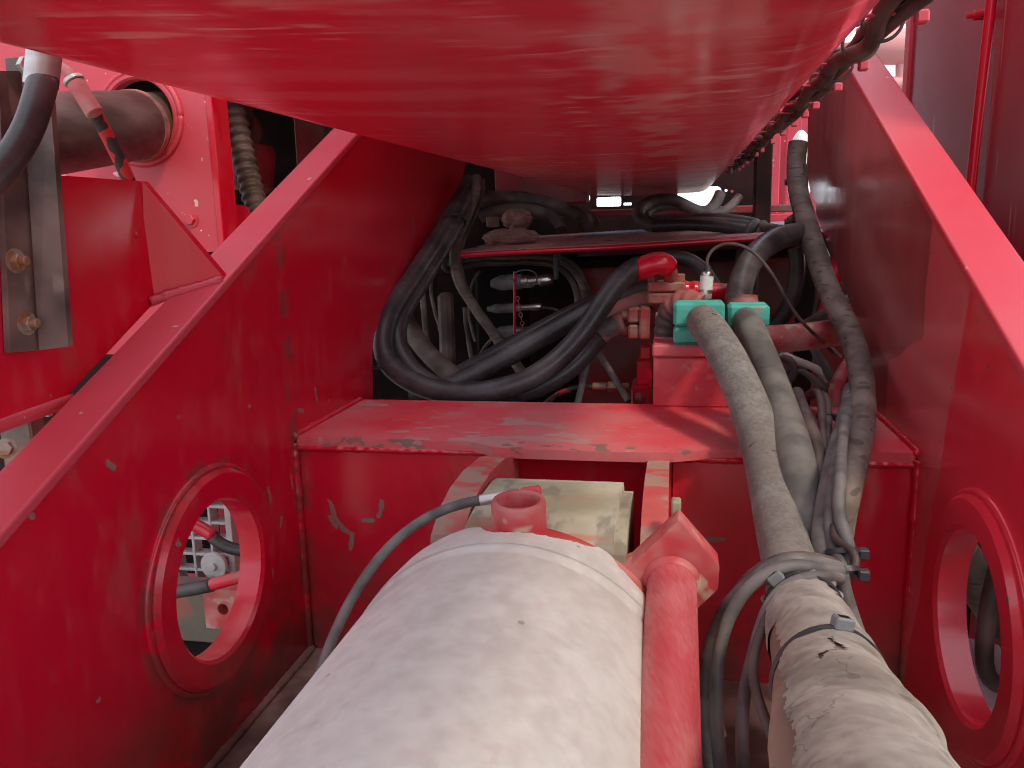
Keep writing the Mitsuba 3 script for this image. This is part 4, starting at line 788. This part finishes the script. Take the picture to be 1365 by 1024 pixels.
# coil of hoses on the right of the shelf
for i, (pts, r, m) in enumerate((
    ([(0.1492, 2.95, 0.0983), (0.0974, 2.85, 0.0386), (0.0353, 2.75, 0.0552), (-0.0233, 2.7, 0.0766), (-0.0871, 2.66, 0.0637), (-0.1099, 2.6, 0.0316), (-0.0835, 2.56, 0.0017), (0.0007058, 2.52, -0.0025), (0.1072, 2.5, -0.0008098), (0.2123, 2.5, -0.014), (0.286, 2.42, -0.0277), (0.3382, 2.3, -0.0414)], 0.019, 'dark_cable'),
    ([(0.2146, 3, 0.088), (0.1359, 2.9, 0.0333), (0.0599, 2.8, 0.0436), (-0.0116, 2.72, 0.0583), (-0.0691, 2.68, 0.0476), (-0.0908, 2.64, 0.0247), (-0.0555, 2.6, 0.0055), (0.0337, 2.58, 0.0121), (0.1311, 2.56, 0.0139), (0.2268, 2.55, -0.0016)], 0.015, 'dark_cable'),
    ([(-0.0646, 2.52, -0.0053), (0.0436, 2.5, -0.0035), (0.138, 2.48, -0.0121), (0.2092, 2.46, -0.0242)], 0.017, 'black_rubber'))):
    one('coiled_hose', tube(pts, r, 16), m, ('dusty dark hose forming the big loop on the right of the shelf', 'thinner dusty hose inside the big loop on the shelf', 'black hose lying under the loop along the shelf edge')[i], 'hose')
for i, x in enumerate((0, 1)):
    one('hanging_hose', tube(([(0.2287, 2.5, -0.0038), (0.2043, 2.45, -0.024), (0.1876, 2.43, -0.0691), (0.1807, 2.42, -0.1417)], [(0.2495, 2.5, -0.0085), (0.2309, 2.47, -0.0332), (0.2209, 2.45, -0.1017), (0.2183, 2.44, -0.1857)])[i], 0.015, 14), 'dark_cable', ('left of two dark hoses hanging over the shelf edge', 'right of two dark hoses hanging over the shelf edge')[i], 'hose')

# ---------------------------------------------------------------- behind the right side plate
one('red_cross_pipe', tube([(0.1671, 1.72, -0.2323), (0.2772, 1.78, -0.234), (0.3913, 1.84, -0.2258), (0.4496, 1.9, -0.2267)], 0.0285, 24), 'red_cap', 'thick red pipe crossing behind the brown side hose', 'pipe')
for pts, r, m, lab in (
    ([(0.4299, 2.35, -0.1013), (0.4057, 2.3, -0.177), (0.3815, 2.25, -0.2408)], 0.018, 'red_paint', 'red pipe standing behind the brown hose'),
    ([(0.4371, 2.2, -0.1886), (0.385, 2.15, -0.2154), (0.3172, 2.1, -0.2466), (0.2766, 2.05, -0.2695)], 0.012, 'brown_hose', 'dusty cable crossing above the red cross pipe'),
    ([(0.3929, 1.95, -0.3108), (0.3656, 1.9, -0.3331), (0.3439, 1.85, -0.3607), (0.3369, 1.82, -0.3908)], 0.0135, 'red_cap', 'red tube bending down below the red cross pipe'),
    ([(0.2432, 1.95, -0.2944), (0.2733, 1.95, -0.3115), (0.3148, 1.95, -0.3286), (0.3486, 1.95, -0.3595)], 0.0085, 'white_label', 'pale taped cable below the red cross pipe'),
    ([(0.2422, 1.9, -0.3003), (0.2609, 1.88, -0.3138), (0.2586, 1.88, -0.3373), (0.2463, 1.88, -0.3476)], 0.0085, 'oversprayed_hose', 'small pale pink elbow tube below the red cross pipe'),
    ([(0.321, 2, -0.2927), (0.3391, 1.95, -0.3284), (0.3729, 1.9, -0.3871)], 0.010, 'grey_cable', 'grey hose slanting below the red cross pipe'),
    ([(0.3623, 2.1, -0.2889), (0.4021, 2.1, -0.3274)], 0.004, 'steel', 'thin bright rod below the red cross pipe'),
    ([(0.4837, 2.4, -0.2263), (0.4902, 2.4, -0.2779)], 0.02, 'pink_red', 'short bright red post seen past the side plate edge'),
    ):
    one('rear_line', tube(pts, r, 16), m, lab, 'pipe')
for i, (p, q) in enumerate((((0.2811, 2.32, 0.101), (0.3293, 2.32, 0.1146)), ((0.27, 2.2, -0.0014), (0.2983, 2.2, 0.009)))):
    k = thing('hose_support', ('dark bolted clip holding the top of the brown side hose', 'second dark clip lower on the brown side hose')[i], 'clip')
    p, q = np.array(p), np.array(q)
    obj('clip_body', cat(cyl(p, p + (0.012, 0, 0), 0.008, 12), cyl(p + (0.012, 0, 0), q, 0.013, 16)), 'dark_cable', k)
    obj('clip_flange', cbox(q - (0.004, 0.02, 0.03), q + (0.008, 0.02, 0.03), 0.003), 'dark_cable', k, False)
k = thing('right_rear_bay', 'dark panel low behind the right side plate and the red cross pipe, plus an added light blocker', 'panel')
obj('bay_sheet', cbox((0.365, 2.72, -0.9), (0.60, 2.74, -0.02), 0.002), 'shade_black', k, False)
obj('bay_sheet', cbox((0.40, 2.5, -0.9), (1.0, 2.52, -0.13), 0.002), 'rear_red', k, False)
obj('bay_sheet', cbox((0.625, 0.2, -1.3), (0.64, 1.44, -0.06), 0.002), 'rear_red', k, False)  # added sheet that keeps outside light from the right hole
# big panel to the right
rp = thing('right_housing', 'tall red sheet steel housing beyond the right side plate', 'housing')
obj('side_panel', cbox((0.62, 1.885, -1.2), (0.64, 2.51, 1.4), 0.002), 'shaded_red', rp, False)
obj('side_panel', cbox((0.615, 1.45, -1.2), (0.64, 1.872, 1.4), 0.002), 'shaded_red', rp, False)
obj('edge_post', cbox((0.612, 2.51, -1.2), (0.66, 2.56, 1.4), 0.003), 'pink_red', rp, False)
obj('corner_rod', tube([(0.600, 1.86, 0.75), (0.600, 1.865, 0.45), (0.600, 1.885, 0.25), (0.600, 1.90, 0.10), (0.600, 1.90, -0.4)], 0.010, 14), 'red_paint', rp, True)
bq = np.array((0.605, 1.9443, 0.4041))
obj('panel_bolt', cat(cyl(bq + (0.02, 0, 0), bq - (0.012, 0, 0), 0.010, 14, c=0.001), cyl(bq - (0.010, 0, 0), bq - (0.026, 0, 0), 0.006, 12)), 'red_paint', rp)
# things far behind, in the sun
k = thing('red_upright_panels', 'bright red upright panels far behind, seen right of the boom end', 'panel')
obj('panel_sheet', cbox((0.4628, 4.4, 0.0399), np.array((0.508, 4.4, 0.7)) + (0, 0.03, 0.5), 0.004), 'pink_red', k, False)
obj('panel_sheet', cbox((0.5614, 4.6, -0.0182), np.array((0.6331, 4.6, 0.7261)) + (0, 0.03, 0.5), 0.004), 'pink_red', k, False)
obj('panel_sill', cbox((0.4257, 4.2, -0.0003494), np.array((0.6301, 4.2, 0.0365)) + (0, 0.2, 0), 0.004), 'pink_red', k, False)
obj('panel_wall', cbox((0.30, 4.8, -1.2), (0.78, 4.9, 1.6), 0.004), 'pink_red', k, False)
one('pale_far_drum', place(trimesh.creation.icosphere(3, 1.0), np.diag([0.05, 0.05, 0.16]), (0.4928, 3.6, 0.1991)), 'white_label', 'whitish rounded far part between the red panels and the side plate', 'drum', smooth=True)
ft = thing('far_red_tubes', 'red tubes and rails far behind the right side plate, whitened to look sunlit', 'railing')
a, b = np.array((0.886, 4.5, 0.827)), np.array((1.1918, 4.5, 0.8079))
obj('main_tube', tube([a, b], 0.085, 24), 'sunlit_red', ft, True)
a, b = np.array((0.8253, 4.2, 0.8041)), np.array((1.1552, 4.2, 1.0385))
obj('brace', cat(tube([a, b], 0.055, 20)), 'sunlit_red', ft, True)
obj('upright', tube([(1.0606, 4.5, 0.7543), (1.0729, 4.5, 0.5452)], 0.022, 16), 'sunlit_red', ft, True)
obj('lower_rail', tube([(0.9296, 4.5, 0.6508), (1.2702, 4.5, 0.6321)], 0.035, 16), 'sunlit_red', ft, True)
obj('back_sheet', cbox((0.941, 5, 1.0248), np.array((1.353, 5, 1.5634)) + (0, 0.03, 0), 0.003), 'sunlit_red', ft, False)

# ---------------------------------------------------------------- outside the left side plate
ob = thing('left_guard_plate', 'dark red upright plate standing on the left flange with a triangular gusset', 'guard plate')
XP = -0.735
pg = [(-0.735, 0.8177, 0.0759), (-0.735, 1.0717, 0.0749), (-0.735, 1.0589, -0.099), (-0.735, 0.863, -0.1946), (-0.735, 0.7307, -0.187), (-0.735, 0.4296, -0.1935), (-0.735, 0.4786, 0.0752)]
pgp = [(1.072, 0.077), (1.072, -0.092), (0.865, -0.196), (0.86, -0.205), (0.3, -0.23), (0.3, 0.074)]
obj('plate_sheet', ext_x(sg.Polygon(pgp), XP - 0.012, XP), 'red_paint', ob, False)
obj('plate_lip', tube([(XP - 0.004, 0.3, -0.225), (XP - 0.004, 0.885, -0.197)], 0.009, 12), 'flange_paint', ob, True)
gx = [(XP - 0.010, 1.066, 0.077), (XP - 0.010, 1.078, 0.077), (XP + 0.004, 1.066, 0.077), (XP + 0.004, 1.078, 0.077), (XP - 0.01, 1.066, -0.10), (XP - 0.01, 1.078, -0.10), (XL - 0.002, 1.120, -0.062), (XL - 0.002, 1.132, -0.060)]
obj('gusset', hull(gx), 'red_paint', ob, False)
obj('weld_bead', bead([(XP + 0.002, 1.058, -0.090), (-0.70, 1.082, -0.079), (XL - 0.002, 1.116, -0.064)], 0.007, 8), 'flange_paint', ob, True)
pb = np.array((-0.735, 1.0443, 0.0036))
obj('plate_screw', cat(bolt(pb, (1, 0, 0), 0.004)), 'red_paint', ob, False)
an = thing('angle_iron', 'brown rusty angle iron bolted upright on the dark red guard plate', 'bracket')
AY = [(-0.728, 0.8383, 0.188), (-0.728, 0.8988, 0.1985), (-0.728, 0.824, -0.1266), (-0.728, 0.8787, -0.1292)]
pa = sg.Polygon([(0.8246, 0.1818), (0.86, 0.1878), (0.8321, -0.127), (0.7877, -0.1229)])
obj('flat_leg', ext_x(pa, XP + 0.001, XP + 0.009), 'brown_steel', an, False)
e0, e1 = np.array((-0.722, 0.8529, 0.1862)), np.array((-0.722, 0.8253, -0.1259))
f0, f1 = np.array((-0.69, 0.8566, 0.189)), np.array((-0.69, 0.834, -0.1227))
nrm = np.array([0.0, 0.008, 0.0])
obj('standing_leg', hull([e0, e1, f0, f1, e0 + nrm, e1 + nrm, f0 + nrm, f1 + nrm]), 'brown_steel', an, False)
for c in (np.array((-0.726, 0.8118, -0.0228)), np.array((-0.726, 0.816, -0.0934))):
    k = obj('bolt', bolt(c, (1, 0, 0), 0.0095), 'rust_bolt', an, False)
    obj('bolt_tip', cyl(c + (0.008, 0, 0), c + (0.016, 0, 0), 0.0055, 16, c=0.001), 'rust_bolt', k)
obj('top_tab', cbox((-0.7479, 0.86, 0.1865), np.array((-0.7217, 0.86, 0.2035)) + (0, 0.012, 0), 0.001), 'brown_steel', an, False)
obj('tab_nut', hexnut((-0.7139, 0.85, 0.1908), (1, -0.4, 0), 0.010, 0.008), 'zinc', an, False)
# black hose with zinc ferrule
k = thing('near_black_hose', 'black hose with a big zinc ferrule hanging at the upper left', 'hose')
obj('hose_body', tube([(-0.5699, 0.7, 0.1456), (-0.5709, 0.69, 0.1239), (-0.5753, 0.68, 0.1001), (-0.5798, 0.66, 0.0725), (-0.5883, 0.64, 0.0491), (-0.6076, 0.62, 0.0237)], 0.0133, 24), 'black_rubber', k, True)
a, b = np.array((-0.5742, 0.7, 0.138)), np.array((-0.5641, 0.7, 0.1739))
obj('hose_ferrule', cyl(a, b, 0.0148, 28, c=0.001), 'zinc', k)
k = thing('flaked_hose', 'red and black flaked hose hanging before the large brown tube at upper left', 'hose')
obj('hose_body', tube([(-0.7519, 1, 0.1748), (-0.7543, 1.02, 0.1547), (-0.7529, 1.04, 0.1227), (-0.7529, 1.06, 0.0912), (-0.7548, 1.08, 0.0572)], 0.0090, 18), 'red_black_hose', k, True)
a, b = np.array((-0.744, 1, 0.1594)), np.array((-0.7684, 1, 0.1999))
obj('hose_ferrule', cyl(a, b, 0.0115, 22, c=0.0015), 'red_cap', k)
obj('hose_collar', cyl(b, b + (b - a) * 0.12, 0.0135, 22, c=0.001), 'zinc', k)
obj('elbow_tube', tube([(-0.7675, 1, 0.198), (-0.7726, 1, 0.2095), (-0.7815, 1, 0.2174), (-0.7939, 1, 0.2237)], 0.0065, 14, 0.004), 'red_cap', k, True)
# big brown tube through the red wall
tc, tf = np.array((-1.1984, 1.72, 0.2446)), np.array((-1.1597, 1.42, 0.1948))
ld = (tc - tf) / np.linalg.norm(tc - tf)
bt = thing('brown_telescopic_tube', 'large brown steel tube entering a round hole in the left red wall', 'tube')
obj('tube_body', tube([tc - ld * 1.1, tc + ld * 0.02], 0.0755, 48, 0.05), 'brown_tube', bt, 50)
obj('tube_ring', tube([tc + ld * 0.015, tc + ld * 0.035], 0.0775, 48, 0.01), 'oversprayed_hose', bt, 50)
obj('inner_tube', tube([tc + ld * 0.03, tc + ld * 0.6], 0.0705, 48, 0.05), 'brown_tube', bt, 50)
wl = thing('left_wall', 'pale red wall plate on the left with a round welded opening', 'wall plate')
hc = np.array((-1.2175, 1.8, 0.2677))
wp = sg.Polygon([(-3.2, -0.06), (-1.052, -0.038), (-1.052, 1.1), (-3.2, 1.1)]).difference(disc((hc[0] - 0.004, hc[2] + 0.004), 0.088))
obj('wall_sheet', ext_y(wp, 1.80, 1.82), 'pink_red', wl, False)
obj('opening_rim', lathe_at([(0.086, -0.02), (0.100, -0.02), (0.100, 0.006), (0.097, 0.010), (0.090, 0.010), (0.086, 0.006), (0.086, -0.02)], (hc[0] - 0.004, 1.80, hc[2] + 0.004), (0, -1, 0), 64), 'pink_red', wl, 25)
obj('rim_weld', ring((hc[0] - 0.004, 1.797, hc[2] + 0.004), (0, -1, 0), 0.104, 0.007, 90, 8), 'pink_red', wl, True)
obj('lower_sheet', cbox((-3.2, 1.795, -1.3), (-1.05, 1.815, -0.066), 0.002), 'pink_red', wl, False)
obj('wall_return', cbox((-1.0515, 1.795, -0.3), (-1.035, 1.865, 1.1), 0.002), 'red_paint', wl, False)
obj('wall_bolt', bolt((-1.117, 1.8, 0.0376), (0, -1, 0), 0.0125), 'pink_red', wl, False)
# dark bay between that wall and the side plate
by = thing('left_rear_bay', 'dark red machinery bay behind the left wall', 'housing')
obj('bay_wall', cbox((-2.6, 3.3, -1.2), (-0.64, 3.33, 1.6), 0.002), 'shade_black', by, False)
obj('shade_roof', cbox((-2.6, 1.9, 0.70), (-0.41, 3.7, 0.75), 0.002), 'shade_black', by, False)  # unseen, extended as far as the boom to darken the area below
obj('shade_hood', cbox((-0.66, 1.75, 0.40), (-0.41, 1.9, 0.75), 0.002), 'shade_black', by, False)  # unseen cover added over the gap beside the boom, blocks light
obj('bay_post', cbox((-1.3572, 2.9, 0.1384), np.array((-1.2411, 2.9, 0.4488)) + (0, 0.1, 0.3), 0.004), 'rear_red', by, False)
one('ribbed_duct', tube([(-1.178, 2.15, 0.4037), (-1.1695, 2.15, 0.3063), (-1.1479, 2.13, 0.2055), (-1.1141, 2.1, 0.1083), (-1.0687, 2.05, 0.0046)], 0.030, 24, 0.0025, rfun=lambda s, L: 1 + 0.09 * np.sin(L / 0.0042)), 'dark_cable', 'brown corrugated duct hanging in the dark bay behind the left wall', 'duct')
q = np.array((-1.2049, 2.3, 0.2099))
one('round_tank', lathe_at([(0, 0), (0.05, 0.005), (0.062, 0.02), (0.064, 0.12), (0.05, 0.14), (0, 0.145)], q + (-0.02, 0, -0.09), (0.15, 0, 1), 32), 'rear_red', 'dark red rounded canister beside the corrugated duct', 'canister')
one('round_tank', place(trimesh.creation.icosphere(3, 0.06), np.eye(3), (-1.2938, 2.4, 0.3086)), 'rear_red', 'dark red ball shaped part above the canister', 'canister', smooth=True)
one('tab_plate', ext_y(sg.Polygon([(0, 0), (0.045, 0), (0.045, 0.06), (0.03, 0.085), (0, 0.09)]), 0, 0.006), 'red_paint', 'small red rounded tab plate beside the foot of the duct', 'plate', smooth=False)
tp = np.array((-1.1152, 1.98, -0.0127)); scene['tab_plate']['to_world'] = T().translate([float(tp[0]), 2.0, float(tp[2])])
# lower left: pieces seen below the guard plate
one('brown_strut', cbox((-0.9604, 1, -0.3283), np.array((-0.9065, 1, -0.2483)) + (0, 0.03, 0), 0.003), 'brown_steel', 'brown strut end seen below the guard plate at the left edge', 'strut', smooth=False)
one('strut_bolt', bolt((-0.9231, 0.97, -0.2885), (0.6, -1, 0.2), 0.010), 'rust_bolt', 'rusty bolt below the guard plate at the left edge', 'bolt', smooth=False)
one('zinc_clip', cbox((-0.8869, 1, -0.249), np.array((-0.8733, 1, -0.24)) + (0, 0.01, 0), 0.001), 'zinc', 'tiny zinc clip under the edge of the guard plate', 'clip', smooth=False)
one('lower_left_backing', cbox((-1.6, 1.25, -0.42), (-0.80, 1.27, -0.2), 0.002), 'shade_black', 'dark sheet below the guard plate', 'panel', smooth=False)

# ---------------------------------------------------------------- seen through the left round hole
gy = 1.50
gr = thing('grey_grating', 'pale grey grating seen through the left round hole', 'grating')
g0, g1 = np.array((-1.0844, 1.5, -0.7392)), np.array((-0.9122, 1.5, -0.5237))
nx, nz = 4, 6
for i in range(nx + 1):
    x = g0[0] + (g1[0] - g0[0]) * i / nx; w = 0.007 if i == nx else 0.003
    obj('grating_bar', cbox((x - w, gy, g0[2]), (x + w, gy + 0.03, g1[2]), 0.001), 'grey_grating', gr, False)
for j in range(nz + 1):
    z = g0[2] + (g1[2] - g0[2]) * j / nz
    obj('grating_bar', cbox((g0[0], gy + 0.001, z - 0.003), (g1[0], gy + 0.028, z + 0.003), 0.001), 'grey_grating', gr, False)
one('grating_backing', cbox((g0[0] - 0.2, gy + 0.10, g0[2] - 0.02), (g1[0] + 0.02, gy + 0.11, g1[2] + 0.1), 0.002), 'shade_black', 'dark panel behind the grating', 'panel', smooth=False)
dc = np.array((-0.9438, 1.48, -0.6829))
k = thing('big_washer', 'large pale grey washer with a bolt at the corner of the grating', 'washer')
obj('washer_disc', cyl(dc + (0, 0.01, 0), dc, 0.029, 36, c=0.001), 'grey_grating', k); obj('washer_bolt', hexnut(dc, (0, -1, 0), 0.009, 0.007), 'grey_grating', k, False)
one('hole_red_panel', cbox((-0.984, 1.58, -0.7904), np.array((-0.7476, 1.58, -0.5183)) + (0, 0.02, 0), 0.003), 'flange_paint', 'pink red panel right of the grating through the left hole', 'panel', smooth=False)
for pts, pts2, lab, m1, m2_ in (([(-0.9433, 1.36, -0.5321), (-0.8969, 1.36, -0.5451), (-0.8595, 1.36, -0.566)], [(-0.8625, 1.36, -0.5646), (-0.8377, 1.36, -0.5846), (-0.7917, 1.36, -0.5928), (-0.7301, 1.36, -0.594)], 'upper red and black hose through the left hole', 'red_paint', 'black_rubber'),
                          ([(-0.966, 1.3, -0.6635), (-0.9022, 1.3, -0.6533), (-0.8342, 1.3, -0.6371)], [(-0.8373, 1.3, -0.6373), (-0.7919, 1.3, -0.6226), (-0.7532, 1.3, -0.61), (-0.6996, 1.3, -0.588)], 'lower black hose with a red end through the left hole', 'black_rubber', 'red_paint')):
    k = thing('hole_hose', lab, 'hose'); obj('hose_body', tube(pts, 0.0125, 18), m1, k, True); obj('hose_cover', tube(pts2, 0.0118, 18), m2_, k, True)
one('dirty_beam', cbox((-1.1022, 1.42, -0.8255), np.array((-0.8097, 1.42, -0.7024)) + (0, 0.05, 0), 0.004), 'beam_dirt', 'dirty olive brown beam across the lower part of the left hole', 'beam', smooth=False)
l0, l1 = np.array((-0.8948, 1.36, -0.7576)), np.array((-0.7991, 1.36, -0.6742))
lg = sg.box(l0[0], l0[2], l1[0], l1[2]).difference(disc(((l0[0] + l1[0]) / 2 - 0.008, (l0[2] + l1[2]) / 2), 0.0115, 16))
one('drilled_lug', ext_y(lg, 1.36, 1.405), 'red_cap', 'square dusty red lug with a drilled hole through the left hole', 'lug', smooth=False)
one('lower_channel', cbox((-1.1302, 1.45, -0.8817), np.array((-0.8368, 1.45, -0.8309)) + (0, 0.05, 0), 0.004), 'shade_black', 'narrow dark channel below the dirty beam', 'beam', smooth=False)
one('left_bay_floor', cbox((-1.8, 1.1, -1.1), (-0.68, 1.9, -1.08), 0.002), 'shade_black', 'dark floor far below the left hole', 'panel', smooth=False)

# ---------------------------------------------------------------- seen through the right round hole
one('pale_deck', hull([np.array(q) + (0, 0, d) for q in ((0.5336, 1.6, -0.7879), (0.7318, 1.6, -0.8248), (0.3864, 1.1, -0.8243), (0.5604, 1.1, -0.8017)) for d in (0, -0.01)]), 'pale_plate', 'pale lilac deck plate low behind the right hole', 'deck plate', smooth=False)
for pts, r, m, lab in (
    ([(0.4847, 1.45, -0.5604), (0.5122, 1.45, -0.6134), (0.5456, 1.45, -0.6662), (0.5776, 1.45, -0.6986)], 0.030, 'brown_hose', 'dark ribbed hose in the upper part of the right hole'),
    ([(0.493, 1.3, -0.5114), (0.4837, 1.3, -0.5668), (0.4798, 1.3, -0.6417), (0.4925, 1.3, -0.7104), (0.5201, 1.3, -0.7208), (0.5553, 1.3, -0.6986)], 0.0135, 'dark_cable', 'dark bent hose hanging in front through the right hole'),
    ([(0.5262, 1.5, -0.5854), (0.5661, 1.5, -0.6323), (0.6168, 1.5, -0.6643)], 0.02, 'pink_red', 'pink red pipe at the top of the right hole'),
    ([(0.528, 1.36, -0.5533), (0.5428, 1.36, -0.6421), (0.5535, 1.36, -0.7332)], 0.02, 'rear_red', 'dark red upright pipe at the right of the right hole')):
    one('right_hole_hose', tube(pts, r, 18), m, lab, 'hose')
one('right_bay_back', cbox((0.45, 1.75, -1.4), (1.1, 1.77, -0.2), 0.002), 'shade_black', 'dark back panel behind the right hole', 'panel', smooth=False)
